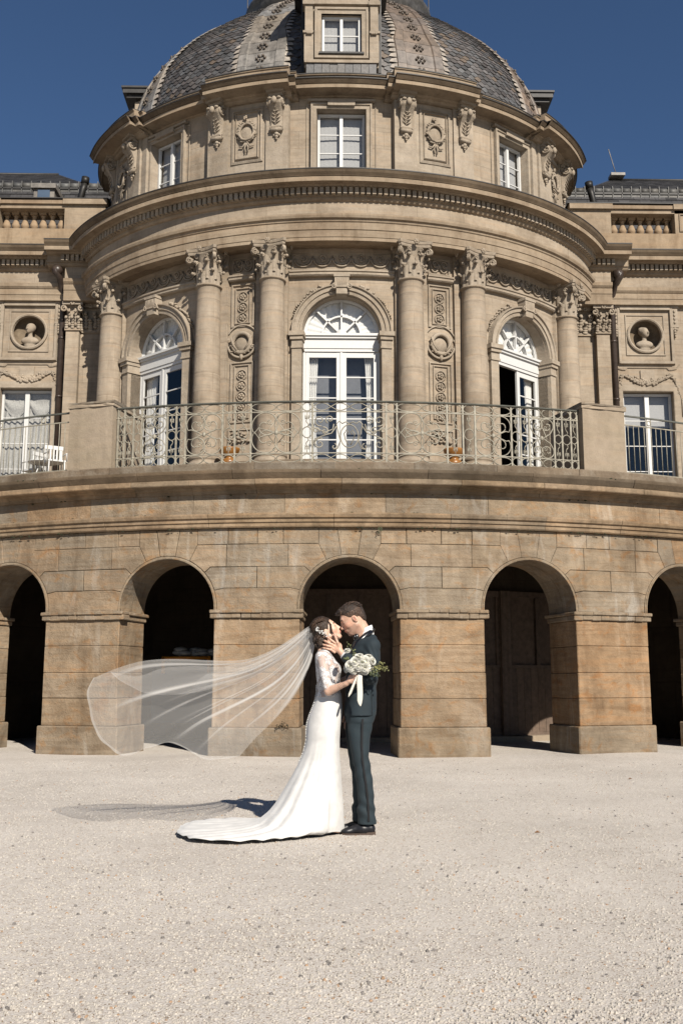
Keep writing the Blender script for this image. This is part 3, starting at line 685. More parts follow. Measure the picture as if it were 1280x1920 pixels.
# doors: white frame, fanlight, two glazed leaves
def pane_box(mb, mp, s0, s1, z0, z1, o): mb.add([mp(s0, o, z0), mp(s1, o, z0), mp(s1, o, z1), mp(s0, o, z1)], [(0, 1, 2, 3)])
cur_all = []
for di, c0 in enumerate(DOORS):
    O = W0+.26
    # flat local frame at the bay
    pC = Vector(E(c0, O, 0)); th = Enorm(c0); ux = Vector((math.cos(th), math.sin(th), 0)); uy = Vector((-math.sin(th), math.cos(th), 0))
    F = lambda s, o, z: tuple(pC+ux*s+uy*o+Vector((0, 0, z)))
    fr = MB(); R2 = .955
    mould(fr, F, [(R2, 6.15), (R2, 9.55)]+arcpts(0, 9.55, R2, 0, 180, 28)[1:-1]+[(-R2, 9.55), (-R2, 6.15)], [(0, .06), (0, -.02), (.07, -.02), (.075, .0), (.10, .005), (.10, .06)])
    fr.box(-.95, .95, -.06, .06, 9.20, 9.44, F); fr.box(-.96, .96, -.11, .04, 9.44, 9.50, F); fr.box(-.97, .97, -.15, .04, 9.50, 9.56, F); fr.box(-.95, .95, -.04, .06, 9.12, 9.2, F)
    fr.box(-.02, .02, -.03, .05, 9.5, 10.42, F)
    mould(fr, F, arcpts(0, 9.56, .47, 0, 180, 18), [(.02, .05), (.02, -.03), (-.02, -.03), (-.02, .05)])
    fr.lathe((0, 0, 0), [(0.0, -.05), (.13, -.045), (.14, .03)], 18, lambda x, y, z: F(x, z, 9.56+max(0, y)))
    for a in (45, 135):
        d = (math.cos(R_(a)), math.sin(R_(a))); mould(fr, F, [(d[0]*.1, 9.56+d[1]*.1), (d[0]*.88, 9.56+d[1]*.88)], [(.02, .05), (.02, -.03), (-.02, -.03), (-.02, .05)])
    fo = fr.build('door_frame', M['white'], pal)
    gb_ = MB(); n = 24; gb_.poly([F(.9*math.cos(PI*i/n), .03, 9.56+.9*math.sin(PI*i/n)) for i in range(n+1)]); gb_.build('fanlight_glass', M['glass'], fo)
    cb_ = MB(); P = []
    for i in range(81):
        a = PI*i/80; 
        for r in (.12, .5, .9): P.append(F(r*math.cos(a), .07+.014*r*math.sin(i*1.25)+(.01 if r > .1 else 0), 9.57+r*math.sin(a)))
    cb_.grid(P, 81, 3); cb_.build('fan_curtain', M['curtain'], fo)
    def leaf(hx, dirn, ang, nm):
        # hinge at hx; leaf extends dirn*.84 towards the middle, swung inwards by ang
        wdt = .86; ca, sa = math.cos(ang), math.sin(ang)
        G = lambda s, o, z: F(hx+dirn*(s*ca)-dirn*0+(o*sa*dirn), s*sa+o*ca, z)
        lf = MB()
        lf.box(0, .085, -.01, .045, 6.2, 9.11, G); lf.box(wdt-.11, wdt, -.012, .047, 6.2, 9.11, G)
        lf.box(.085, wdt-.11, -.008, .043, 8.98, 9.11, G); lf.box(.085, wdt-.11, -.008, .043, 6.2, 6.42, G)
        for z in (6.92, 7.44, 7.96, 8.48): lf.box(.085, wdt-.11, -.004, .03, z-.014, z+.014, G)
        if nm: lf.box(wdt-.02, wdt+.035, -.03, .0, 6.2, 9.11, G)
        lo = lf.build('door_leaf', M['white'], pal)
        gg = MB(); pane_box(gg, G, .08, wdt-.10, 6.4, 9.0, .015); gg.build('pane', M['glass'], lo)
    if di == 1:
        sq = MB(); sq.box(-.86, .86, .42, .44, 6.15, 9.3, F); sq.build('pane_backing', M['greypanel'], pal)  # flat grey panel added behind the centre door to lighten its panes
    leaf(-.87, 1, 0 if di != 2 else R_(78), True); leaf(.87, -1, 0, False)
    for sg in ((-1, 1) if di != 0 else (-1,)):
        cc = MB(); P = []
        x0, x1 = (.56, .86) if di != 0 else (.42, .86)
        if di == 2 and sg == -1: continue
        for i in range(31):
            for z in (6.2, 7.3, 8.2, 9.1):
                u = i/30; k = 1-.25*(1-abs(z-7.6)/1.5)*(z > 6.3); P.append(F(sg*(x1-(x1-x0)*u*max(k, .5)), .16+.03*math.sin(i*1.3), z))
        cc.grid(P, 31, 4); cc.build('curtain', M['curtain'], pal)
# near-black shell added inside so no sky shows through the panes
WD_ = 1.42
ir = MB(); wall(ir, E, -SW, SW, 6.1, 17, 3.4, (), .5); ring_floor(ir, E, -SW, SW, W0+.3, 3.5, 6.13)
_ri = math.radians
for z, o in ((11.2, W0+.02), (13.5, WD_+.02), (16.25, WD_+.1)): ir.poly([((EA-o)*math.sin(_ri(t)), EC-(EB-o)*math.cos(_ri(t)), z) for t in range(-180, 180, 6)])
ir.build('interior_backing', M['dark'], pal)
ir = MB(); ir.box(-6.6, 6.6, 27.9, 28.0, 6.12, 13.3); ir.build('interior_backing', M['dark'], pal)  # added near-black panel, keeps stray sky light from showing behind the doors
# columns -------------------------------------------------------
def make_shaft():
    m_ = MB(); H = 10.83-6.19; z0 = 0
    m_.box(-.43, .43, -.43, .43, -.10, .02)
    prof = [(.425, .02), (.43, .05), (.43, .10), (.40, .13), (.385, .15), (.375, .19), (.385, .20), (.40, .22), (.40, .27), (.375, .29), (.35, .30)]
    for i in range(15):
        u = i/14; prof.append((.335-.045*u**1.6, .33+u*(H-.42)))
    prof += [(.30, H-.075), (.325, H-.065), (.335, H-.045), (.325, H-.02), (.29, H-.01)]
    m_.lathe((0, 0, 0), prof, 32); return m_
shaft_me = make_shaft().mesh('shaft', M['ashlar'])
def make_capital(half=False):
    m_ = MB(); H = .87
    m_.lathe((0, 0, 0), [(.27, -.02), (.275, .2), (.28, .45), (.31, .62), (.37, .74)], 24)
    # abacus with concave sides
    P = []
    for k in range(4):
        for j in range(9):
            a = PI/4+k*PI/2; u = j/8; A0 = Vector((math.cos(a), math.sin(a), 0))*.60; A1 = Vector((math.cos(a+PI/2), math.sin(a+PI/2), 0))*.60
            p = A0.lerp(A1, .06+.88*u); m2 = (A0+A1).normalized(); p = p-m2*(.085*math.sin(PI*u)); P.append(p)
    n = len(P)
    rings = [(.94, .735), (.97, .76), (.97, .80), (1.02, .815), (1.05, .87), (1.05, .885)]
    m_.grid([(p.x*k, p.y*k, z) for p in P for k, z in rings], n, len(rings), None, True, smooth=False)
    m_.poly([(p.x*.94, p.y*.94, .735) for p in P])
    # acanthus leaves
    def leaf(a, r0, z0, h, w_, out):
        c_, s_ = math.cos(a), math.sin(a); P = []
        for i in range(8):
            u = i/7; z = z0+h*math.sin(min(u*1.18, 1.)*PI/2)*(1 if u < .85 else 1)-(.10*h*max(0, u-.8)*8*max(0, u-.8)*5)
            rr = r0+out*(u**3)+(.0 if u < .8 else .06*out)
            ww = w_*(.55+.55*math.sin(PI*min(1, u*1.05)))*(1-.55*u**4)*(1+.12*math.cos(i*PI))
            for j in range(5):
                v = (j-2)/2; rad = rr+.028*(1-v*v)-.02*abs(v); t = v*ww
                P.append((c_*rad-s_*t, s_*rad+c_*t, z-.03*abs(v)*h))
        m_.grid(P, 8, 5, smooth=True)
        # thick back so the leaf is solid
        m_.grid([(p[0]*.93, p[1]*.93, p[2]-.012) for p in P], 8, 5, smooth=True)
        tip = P[7*5+2]; m_.blob((c_*(r0+out+.012), s_*(r0+out+.012), z0+h*.90), (.045, .045, .04), None, 7, 5)
    for k in range(8): leaf(k*PI/4, .285, .0, .33, .095, .12)
    for k in range(8): leaf(k*PI/4+PI/8, .29, .12, .46, .085, .13)
    for k in range(4):
        a = PI/4+k*PI/2; c_, s_ = math.cos(a), math.sin(a)
        pts = [(.30, .38), (.33, .52), (.40, .64), (.48, .70)]; cx, cz, r = .505, .62, .085
        pts += [(cx+r*(1-.75*i/18)*math.cos(R_(95-i*32)), cz+r*(1-.75*i/18)*math.sin(R_(95-i*32))) for i in range(19)]
        m_.tube([(c_*x, s_*x, z) for x, z in pts], [.022]*4+[.026-.0007*i for i in range(19)], 6)
        for sd in (-1, 1): m_.tube([(c_*x-s_*.025*sd, s_*x+c_*.025*sd, z) for x, z in pts[4:]], .022, 5)
        leaf(a, .30, .30, .34, .06, .14)
        b_ = k*PI/2; c_, s_ = math.cos(b_), math.sin(b_)
        for sd in (-1, 1):
            q = [(sd*(.14-.0*i)+sd*.06*math.cos(R_(i*38))*(1-i/14), .66+.06*math.sin(R_(i*38))*(1-i/14)) for i in range(12)]
            m_.tube([(c_*.37-s_*t, s_*.37+c_*t, z) for t, z in q], .015, 5)
        for j in range(6):
            m_.blob((c_*.47-s_*.04*math.cos(j*PI/3), s_*.47+c_*.04*math.cos(j*PI/3), .83+.045*math.sin(j*PI/3)), .034, None, 6, 4)
        m_.blob((c_*.49, s_*.49, .83), .03, None, 6, 4)
    return m_
cap_me = make_capital().mesh('capital', M['carved'])
for d in (-56.2, -26.6, -13.3, 13.3, 26.6, 56.2):
    s = S_of(d); p = E(s, .86, 6.19); rz = Enorm(s)
    co_ = inst(shaft_me, 'column', pal, p, rz); bpy.context.view_layer.update()
    inst(cap_me, 'capital', co_, (p[0], p[1], 10.82), rz)
# frieze band behind capitals, ledge
fz = MB()
for a, b in ((-10.3, 10.3), (17.2, 22.8), (-22.8, -17.2), (30.2, 53.3), (-53.3, -30.2)):
    sa, sb_ = S_of(a), S_of(b)
    sweep(fz, E, sa, sb_, [(W0+.01, 10.94), (W0-.10, 10.95), (W0-.13, 10.98), (W0-.13, 11.03), (W0-.16, 11.05), (W0-.16, 11.09), (W0+.01, 11.11)], .15)
    mould(fz, E, [(sa+.05, 11.15), (sb_-.05, 11.15), (sb_-.05, 11.58), (sa+.05, 11.58)], [(0, W0), (0, W0-.04), (.03, W0-.05), (.045, W0-.02), (.05, W0)], True)
    n = max(2, round((sb_-sa-.2)/.43)); dw = (sb_-sa-.2)/n
    for i in range(n):
        c_ = sa+.1+dw*(i+.5)
        rtube(fz, E, [(c_+dw*.47*math.cos(R_(180+180*k/12)), 11.43+.21*math.sin(R_(180+180*k/12))) for k in range(13)], .022, W0-.03)
        rtube(fz, E, [(c_+dw*.36*math.cos(R_(180+180*k/12)), 11.42+.14*math.sin(R_(180+180*k/12))) for k in range(13)], .014, W0-.025)
        rtube(fz, E, spiral(c_, 11.44, .10, -90, 1.4, 18, .15), .018, W0-.03)
        fz.blob((c_, W0-.03, 11.36), (.04, .03, .03), None, 6, 4, mp=E)
        for e in (-1, 1): fz.blob((c_+e*dw*.5, W0-.03, 11.46), (.025, .03, .04), None, 6, 4, mp=E)
fz.build('scroll_frieze', M['carved'], pal)
# relief strips between the paired columns
for sg in (-1, 1):
    rb = MB(); c_ = sg*S_of(20.0)
    def fr_(s0, s1, z0, z1, w_=.03): mould(rb, E, [(s0, z0), (s1, z0), (s1, z1), (s0, z1)], [(0, W0), (0, W0-.035), (w_, W0-.04), (w_+.01, W0)], True)
    fr_(c_-.30, c_+.30, 9.78, 10.88); fr_(c_-.20, c_+.20, 9.86, 10.78, .02); fr_(c_-.30, c_+.30, 7.35, 8.88); fr_(c_-.20, c_+.20, 7.45, 8.8, .02)
    fr_(c_-.33, c_+.33, 6.3, 7.2, .04)
    for z in (10.55, 10.28, 10.01, 8.55, 8.28, 8.01, 7.74, 7.5):
        rb.tube([E(c_+.125*math.cos(2*PI*i/16), W0-.02, z+.125*math.sin(2*PI*i/16)) for i in range(16)], .016, 5, True)
        for k in range(5): rb.blob((c_+.055*math.cos(k*1.257), W0-.03, z+.055*math.sin(k*1.257)), (.034, .03, .034), None, 6, 4, mp=E)
        rb.blob((c_, W0-.045, z), .026, None, 6, 4, mp=E)
    rb.tube([E(c_+.235*math.cos(2*PI*i/28), W0-.06, 9.35+.25*math.sin(2*PI*i/28)) for i in range(28)], .055, 7, True)
    rb.lathe((0, 0, 0), [(0, .05), (.1, .045), (.17, .02), (.2, 0)], 20, lambda x, y, z: E(c_+x, W0-z, 9.35+y))
    rtube(rb, E, arcpts(c_, 9.34, .36, 190, 350, 16), .035, W0-.05); rtube(rb, E, arcpts(c_, 9.40, .42, 25, 155, 14), .022, W0-.03)
    rr = random.Random(4)
    for k in range(26):
        a = rr.uniform(185, 355); r = rr.uniform(.20, .33); rb.blob((c_+r*math.cos(R_(a)), W0-.08, 9.35+r*math.sin(R_(a))), (.03, .03, .022), None, 6, 4, mp=E)
    for e in (-1, 1):
        rtube(rb, E, [(c_+e*.36, 9.5), (c_+e*.40, 9.40), (c_+e*.36, 9.28), (c_+e*.42, 9.2)], .025, W0-.04)
        rtube(rb, E, [(c_+e*.26, 9.5), (c_+e*.20, 9.3), (c_+e*.1, 9.16)], .03, W0-.10)
    rb.blob((c_, W0-.06, 9.0), (.05, .05, .09), None, 7, 5, mp=E)
    rr = random.Random(9)
    for k in range(30): rb.blob((c_+rr.uniform(-.28, .28), W0-.04, 7.0+rr.uniform(-.14, .12)), (.05, .04, .03), None, 6, 4, mp=E)
    rb.build('relief_panel', M['carved'], pal)
# entablature -----------------------------------------------------
SE = S_of(66)
en = MB(); sweep(en, E, -SE, SE, [(W0+.02, 11.70), (.86, 11.66), (.80, 11.645), (.53, 11.645), (.53, 11.73), (.515, 11.735), (.50, 11.90), (.48, 11.91), (.475, 12.08), (.45, 12.10), (.44, 12.15), (.39, 12.17), (.37, 12.23), (.37, 12.27), (.56, 12.30)], .14, False)
en.build('architrave', M['cornice'], pal)
fr = MB(); sweep(fr, E, -SE, SE, [(.55, 12.29), (.545, 12.68)], .14, False); fr.build('frieze', M['ashlar'], pal)
CP = [(.56, 12.64), (.50, 12.66), (.47, 12.70), (.47, 12.74), (.43, 12.745), (.43, 12.94), (.34, 12.95), (.30, 12.985), (.12, 12.995), (.11, 12.965), (.095, 12.965), (.09, 13.075), (.14, 13.08)]
CPC = [(.14, 13.078), (.075, 13.082), (.065, 13.10), (.02, 13.16), (.0, 13.21), (.0, 13.235), (.1, 13.236)]
co_ = MB(); sweep(co_, E, -SE, SE, CP, .14, False); co_.build('cornice', M['cornice'], pal)
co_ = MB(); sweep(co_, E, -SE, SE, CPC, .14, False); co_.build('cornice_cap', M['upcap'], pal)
lf = MB(); sweep(lf, E, -SE, SE, [(-.012, 13.225), (-.012, 13.25), (.10, 13.26), (1.5, 13.50)], .14, False); lf.build('cornice_flashing', M['darklead'], pal)
dn = MB(); n = int(2*SE/.128)
for i in range(n):
    s = -SE+(i+.5)*2*SE/n; dn.box(s-.040, s+.040, .335, .44, 12.765, 12.93, E, rt(.05))
dn.build('dentil_course', M['carved'], pal)
# ---------------------------------------------------------------- attic drum
WD = 1.42; SDW = S_of(43.7); WINS = ((-SDW, .61), (0, .665), (SDW, .61)); SDR = S_of(88)
dw_ = MB(); wall(dw_, E, -SDR, SDR, 13.3, 16.2, WD, [('r', c-h, c+h, 13.95, 15.62) for c, h in WINS], .3); dw_.build('attic_wall', M['ashlar'], pal)
tr = MB()
RES = ((10.5, 28.2), (49.2, 72))
for sg in (1, -1):
    for a, b in RES:
        sweep(tr, E, sg*S_of(a+.6), sg*S_of(b-.6), [(WD+.02, 13.3), (WD-.14, 13.3), (WD-.14, 16.0), (WD+.02, 16.0)], .2)
        for d in ((13.6, 27.2) if a < 20 else (54.6, 68)):
            sweep(tr, E, sg*(S_of(d)-.30), sg*(S_of(d)-.30)+sg*.60, [(WD-.1, 13.3), (WD-.20, 13.3), (WD-.20, 15.98), (WD-.1, 15.98)], .3)
            tr.box(S_of(d)-.33, S_of(d)+.33, WD-.23, WD-.1, 13.3, 13.62, lambda s, o, z: E(sg*s, o, z))
    for d in (7.9, 9.2): pass
for c, h in WINS:
    mould(tr, E, [(c-h, 13.4), (c-h, 15.62), (c+h, 15.62), (c+h, 13.4)], [(0, WD+.01), (0, WD-.06), (.09, WD-.065), (.10, WD-.10), (.145, WD-.105), (.15, WD+.01)])
    mould(tr, E, [(c-h-.24, 13.4), (c-h-.24, 15.74), (c+h+.24, 15.74), (c+h+.24, 13.4)], [(0, WD+.01), (0, WD-.02), (.03, WD-.03), (.035, WD+.01)])
    tr.box(c-h-.22, c+h+.22, WD-.14, WD, 15.80, 15.86, E); tr.box(c-.36, c+.36, WD-.115, WD-.06, 15.68, 15.83, E)
    reveal(tr, E, [(c-h, 13.4), (c-h, 15.62), (c+h, 15.62), (c+h, 13.4)], WD, WD+.3)
tr.build('attic_trim', M['carved'], pal)
def window(nm, mp, c, h, z0, z1, o, rows, parent=None, mat='white', cur='greycurtain', mull=.05, curtain=True):
    fb_ = MB(); mould(fb_, mp, [(c-h, z0), (c+h, z0), (c+h, z1), (c-h, z1)], [(0, o+.05), (0, o-.02), (.06, o-.02), (.065, o+.05)], True)
    fb_.box(c-mull, c+mull, o-.03, o+.05, z0+.05, z1-.05, mp)
    for i in range(1, rows): z = z0+.06+(z1-z0-.12)*i/rows; fb_.box(c-h+.05, c+h-.05, o-.005, o+.03, z-.011, z+.011, mp)
    wo_ = fb_.build(nm, M[mat], parent or pal)
    g_ = MB(); pane_box(g_, mp, c-h+.04, c+h-.04, z0+.04, z1-.04, o+.01); g_.build('pane', M['glass'], wo_)
    if curtain:
        q = MB(); P = []
        for i in range(49):
            for z in (z0, z1): P.append(mp(c-h+2*h*i/48, o+.14+.002*math.sin(i*1.4), z))
        q.grid(P, 49, 2); q.build('curtain', M[cur], wo_)
    return wo_
for c, h in WINS: window('window', E, c, h-.01, 13.95, 15.60, WD+.2, 3, mull=.045)
# drum cornice, broken forward over the paired consoles
DP = [(.62, 15.86), (.57, 15.88), (.55, 15.93), (.50, 15.95), (.48, 15.985), (.13, 16.0), (.12, 15.98), (.10, 15.98), (.095, 16.075), (.14, 16.08)]
DPC = [(.14, 16.078), (.075, 16.082), (.02, 16.15), (.0, 16.19), (.05, 16.192)]
dcc = MB()
dc = MB(); dl = MB()
bounds = [(-88, -72, .90)]; 
segs = [(0, 10.0, .90), (9.2, 10.6, .76), (10.4, 28.3, .59), (28.1, 29.6, .76), (29.3, 48.2, .90), (47.9, 49.4, .76), (49.2, 72, .59), (71.5, 88, .90)]
for a, b, o in segs:
    for sg in (1, -1):
        if a == 0 and sg == -1: continue
        s0, s1 = sg*S_of(a), sg*S_of(b)
        if a == 0: s0 = -S_of(b)
        sweep(dc, E, s0, s1, [(WD+.02-0, 15.86)]+[(x+o, z) for x, z in DP], .14)
        sweep(dcc, E, s0, s1, [(x+o, z) for x, z in DPC], .14)
        sweep(dl, E, s0, s1, [(o-.015, 16.18), (o-.015, 16.205), (o+.05, 16.21), (o+.30, 16.23)], .14)
        pz = 16.47 if o < .7 else 16.42
        sweep(dc, E, s0, s1, [(o+.22, 16.2), (o+.22, pz-.05), (o+.19, pz-.03), (o+.19, pz), (o+.6, pz)], .14)
        sweep(dl, E, s0, s1, [(o+.175, pz-.005), (o+.175, pz+.02), (o+.62, pz+.03)], .14)
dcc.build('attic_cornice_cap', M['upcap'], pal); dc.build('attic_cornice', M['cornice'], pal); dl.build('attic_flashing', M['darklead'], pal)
# scroll consoles
def make_console():
    m_ = MB(); w_ = .17
    # side profile (depth d outwards, z); top 0 at z=1.05
    prof = [(0, 0.05), (.07, .10), (.11, .16), (.12, .22), (.09, .28), (.08, .36), (.10, .50), (.15, .62), (.22, .72), (.28, .80), (.30, .88), (.27, .95), (.18, .985), (0, .99)]
    P = []
    for x in (-1, -.75, .75, 1):
        for d, z in prof: k = .72+.28*(z/1.0); P.append((x*w_*k*(1.0), -(d-(0.02 if abs(x) == 1 else 0)), z))
    m_.grid(P, 4, len(prof), None, False, smooth=False)
    for x in (-1, 1): m_.poly([(x*w_*(.72+.28*z), -(max(0, d-.02)), z) for d, z in prof])
    for sx in (-1, 1):
        k = 1.0
        m_.tube([(sx*w_*1.04, -(.16+p[0]), .86+p[1]) for p in spiral(0, 0, .115, 180, 1.5, 24, .15)], .03, 6)
        m_.tube([(sx*w_*.78, -(.06+p[0]), .20+p[1]) for p in spiral(0, 0, .07, 0, -1.4, 18, .15)], .022, 6)
    m_.tube([(-w_*1.1, -.20, .90), (w_*1.1, -.20, .90)], .075, 8)
    m_.tube([(-w_*.85, -.07, .13), (w_*.85, -.07, .13)], .06, 8)
    for i in range(5):
        for sx in (-1, 1): m_.tube([(0, -.13-.02*i, .30+.10*i), (sx*.07, -.10-.02*i, .37+.10*i), (sx*.10, -.08-.02*i, .42+.10*i)], .018, 5)
    m_.blob((0, -.32, .86), (.07, .06, .11), None, 8, 6)
    for sx in (-1, 1): m_.blob((sx*.11, -.30, .93), (.06, .05, .04), None, 7, 5)
    for z, r in ((.02, .06), (-.06, .045), (-.12, .03)): m_.blob((0, -.05, z), (r, r*.8, r), None, 7, 5)
    for sx in (-1, 1): m_.blob((sx*.06, -.04, -.01), (.035, .03, .04), None, 6, 4)
    # necking block up to the cornice
    m_.box(-.20, .20, -.12, 0, .99, 1.06); m_.box(-.17, .17, -.20, 0, 1.06, 1.14); m_.box(-.21, .21, -.28, 0, 1.14, 1.22)
    return m_
con_me = make_console().mesh('console', M['carved'])
for sg in (-1, 1):
    for d in (13.6, 27.2, 54.6, 68.0):
        s = sg*S_of(d); inst(con_me, 'console', pal, E(s, WD-.19, 14.86), Enorm(s), (1.08, 1, .93))
for sg in (-1, 1):
    for d in (20.4, 61.3):
        wb = MB(); c_ = sg*S_of(d); O = WD-.14; zc = 15.06
        fr2 = lambda s0, s1, z0, z1, w_: mould(wb, E, [(s0, z0), (s1, z0), (s1, z1), (s0, z1)], [(0, O), (0, O-.03), (w_, O-.05), (w_+.01, O)], True)
        fr2(c_-.44, c_+.44, 14.22, 15.74, .06); fr2(c_-.33, c_+.33, 14.33, 15.63, .02)
        rr = random.Random(2)
        wb.tube([E(c_+.20*math.cos(2*PI*i/24), O-.05, zc+.24*math.sin(2*PI*i/24)) for i in range(24)], .032, 6, True)
        for k in range(70):
            a = rr.uniform(0, 360); r = rr.gauss(1.02, .07); wb.blob((c_+.23*r*math.cos(R_(a)), O-.06, zc+.27*r*math.sin(R_(a))), (.035, .03, .025), Matrix.Rotation(rr.uniform(0, 3), 3, 'Y'), 6, 4, mp=E)
        wb.lathe((0, 0, 0), [(0, .03), (.12, .02), (.17, 0)], 16, lambda x, y, z: E(c_+x, O-z, zc+y*1.2))
        for k in range(7): wb.blob((c_+rr.uniform(-.07, .07), O-.06, zc+.34+rr.uniform(0, .10)), (.035, .03, .03), None, 6, 4, mp=E)
        for e in (-1, 1):
            rtube(wb, E, [(c_+e*.02, zc-.28), (c_+e*.10, zc-.40), (c_+e*.20, zc-.38)], .022, O-.05); rtube(wb, E, [(c_, zc-.28), (c_+e*.05, zc-.44), (c_+e*.03, zc-.56)], .02, O-.05)
        rtube(wb, E, [(c_-.22, zc-.05), (c_-.12, zc-.2), (c_+.0, zc-.24), (c_+.14, zc-.2), (c_+.25, zc-.02)], .034, O-.085)
        wb.build('wreath_relief', M['carved'], pal)
# ---------------------------------------------------------------- dome
DA, DBB, DZ, DH = 6.5, 4.75, 16.3, 5.5
def D(t, ph, lift=0):      # t radians, ph 0..pi/2 above springing, <0 vertical skirt
    if ph < 0: g_, h = 1+.02*(-ph), ph*.6
    else: g_, h = math.cos(ph)**1.2, DH*math.sin(ph)**.85
    k = g_; return ((DA*k+lift*math.cos(max(ph, 0)))*math.sin(t), EC-(DBB*k+lift*math.cos(max(ph, 0)))*math.cos(t), DZ+h+lift*math.sin(max(ph, 0)))
PHS = [-.5, 0, .01, .02, .035]+[i*.05 for i in range(1, 25)]+[1.215]
du = MB(); P = [D(2*PI*i/96, p) for i in range(96) for p in PHS]; du.grid(P, 96, len(PHS), None, True); domo = du.build('dome', M['darklead'], pal)
RIB = [19.5, 60.5]; RW = 6.2
stt = MB(); rs_ = random.Random(8)
arc_pos = [-.9]; 
arc_pos = [.002]
while arc_pos[-1] < 1.20:
    p = arc_pos[-1]; q_ = p+.001; A_, B_ = D(0, p), D(0, q_); dl_ = math.dist(A_, B_)/.001
    arc_pos.append(p+.135/dl_)
for r, p in enumerate(arc_pos[:-1]):
    p2 = arc_pos[r+1]; pl_ = p2+(p2-p)*.8
    circ = 2*PI*(DA+DBB)/2*math.cos(max(p, 0)); n = max(10, int(circ/.20))
    for i in range(n):
        t = 2*PI*(i+(r % 2)*.5)/n; td = (math.degrees(t)+180) % 360-180
        if abs(td) > 100: continue
        if any(abs(abs(td)-q) < RW*.93 for q in RIB): continue
        if abs(td) < 9.5 and p < 1.1: continue
        if abs(abs(td)-90) < 8 and p < .6: continue
        h = PI/n*1.02; j = rs_.uniform(-.008, .012); v = rs_.choice((.55, .7, .85, 1, 1, 1.15, 1.35)); wv = rs_.uniform(-.06, .1)
        tint = (v*(1+wv), v, v*(1-wv*.6)) if rs_.random() > .06 else (1.5, 1.2, .9)
        a = D(t-h, p+.22*(p2-p), .030+j); b = D(t, max(0, p-.30*(p2-p)), .045+j); c_ = D(t+h, p+.22*(p2-p), .030+j); d_ = D(t+h*.98, pl_, .006); e = D(t-h*.98, pl_, .006)
        a0 = D(t-h, p+.22*(p2-p), .0); b0 = D(t, max(0, p-.30*(p2-p)), .0); c0 = D(t+h, p+.22*(p2-p), .0)
        stt.add([a, b, c_, d_, e, a0, b0, c0], [(0, 1, 2, 3, 4), (5, 6, 1, 0), (6, 7, 2, 1)], None, tint)
# plain courses above and beside the dormer
stt.build('slate_tiles', M['slate'], domo)
for q in RIB:
    for sg in (1, -1):
        rb = MB(); t0 = R_(sg*q); hw = R_(RW); PH = [0, .02, .05, .1, .16, .23, .30, .38, .46, .54, .62, .70, .78, .86, .94, 1.02, 1.10, 1.18]
        cross = [(-1, .05), (-.93, .10), (-.6, .10), (-.56, .065), (.56, .065), (.6, .10), (.93, .10), (1, .05)]
        for i in range(len(PH)-1):
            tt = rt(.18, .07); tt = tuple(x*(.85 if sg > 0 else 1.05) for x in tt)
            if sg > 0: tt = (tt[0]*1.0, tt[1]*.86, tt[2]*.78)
            P = [D(t0+hw*c_/max(.62, math.cos(max(PH[k], 0)))*(.80 if PH[k] > .3 else 1), PH[k]+(.004 if k == i+1 else 0), l+(.006 if k == i else 0)) for k in (i, i+1) for c_, l in cross]
            rb.grid(P, 2, len(cross), None, False, tint=tt, smooth=False)
            if PH[i] >= .05:
                pm_ = (PH[i]+PH[i+1])/2; cc = Vector(D(t0, pm_, .075))
                for k in range(6): 
                    dd = Vector(D(t0+.018*math.cos(k*1.05)/max(.4, math.cos(pm_)), pm_+.016*math.sin(k*1.05), .08)); rb.blob(dd, .04, None, 6, 4, tint=(.55, .48, .42))
                rb.blob(D(t0, pm_, .12), .04, None, 6, 4, tint=(.6, .55, .5))
        # scalloped light edging
        for e in (-1, 1):
            p = .01
            while p < 1.2:
                tw = t0+e*hw*1.06/max(.62, math.cos(max(p, 0)))*(.80 if p > .3 else 1)
                a = D(tw-e*.010, p, .09); b = D(tw+e*.022, p+.006, .06); c_ = D(tw+e*.012, p+.024, .055); d_ = D(tw-e*.010, p+.029, .07); f_ = D(tw-e*.01, p, .04)
                rb.add([a, b, c_, d_], [(0, 1, 2, 3)], None, (1.75, 1.7, 1.65)); p += .030
        rb.build('lead_rib', M['lead'], domo)
# lantern platform on top
lt = MB(); LP = [(1.90, -.2), (2.60, .0), (2.66, .10), (2.66, .28), (2.78, .40), (2.86, .55), (2.86, .66), (2.94, .72), (2.96, .84), (2.90, .88), (2.3, .95), (2.2, 1.0), (2.2, 2.6), (2.4, 2.7), (2.4, 2.8)]
lt.lathe((0, EC, 21.15), LP, 48, sx=1, sy=.76)
for k in range(14):
    a = 2*PI*k/14; lt.tube([(2.9*math.cos(a), EC+2.2*math.sin(a), 21.9), (2.9*math.cos(a), EC+2.2*math.sin(a), 22.9)], .02, 4)
lt.build('lantern_base', M['darklead2'], domo, 'dark round moulded collar crowning the dome')
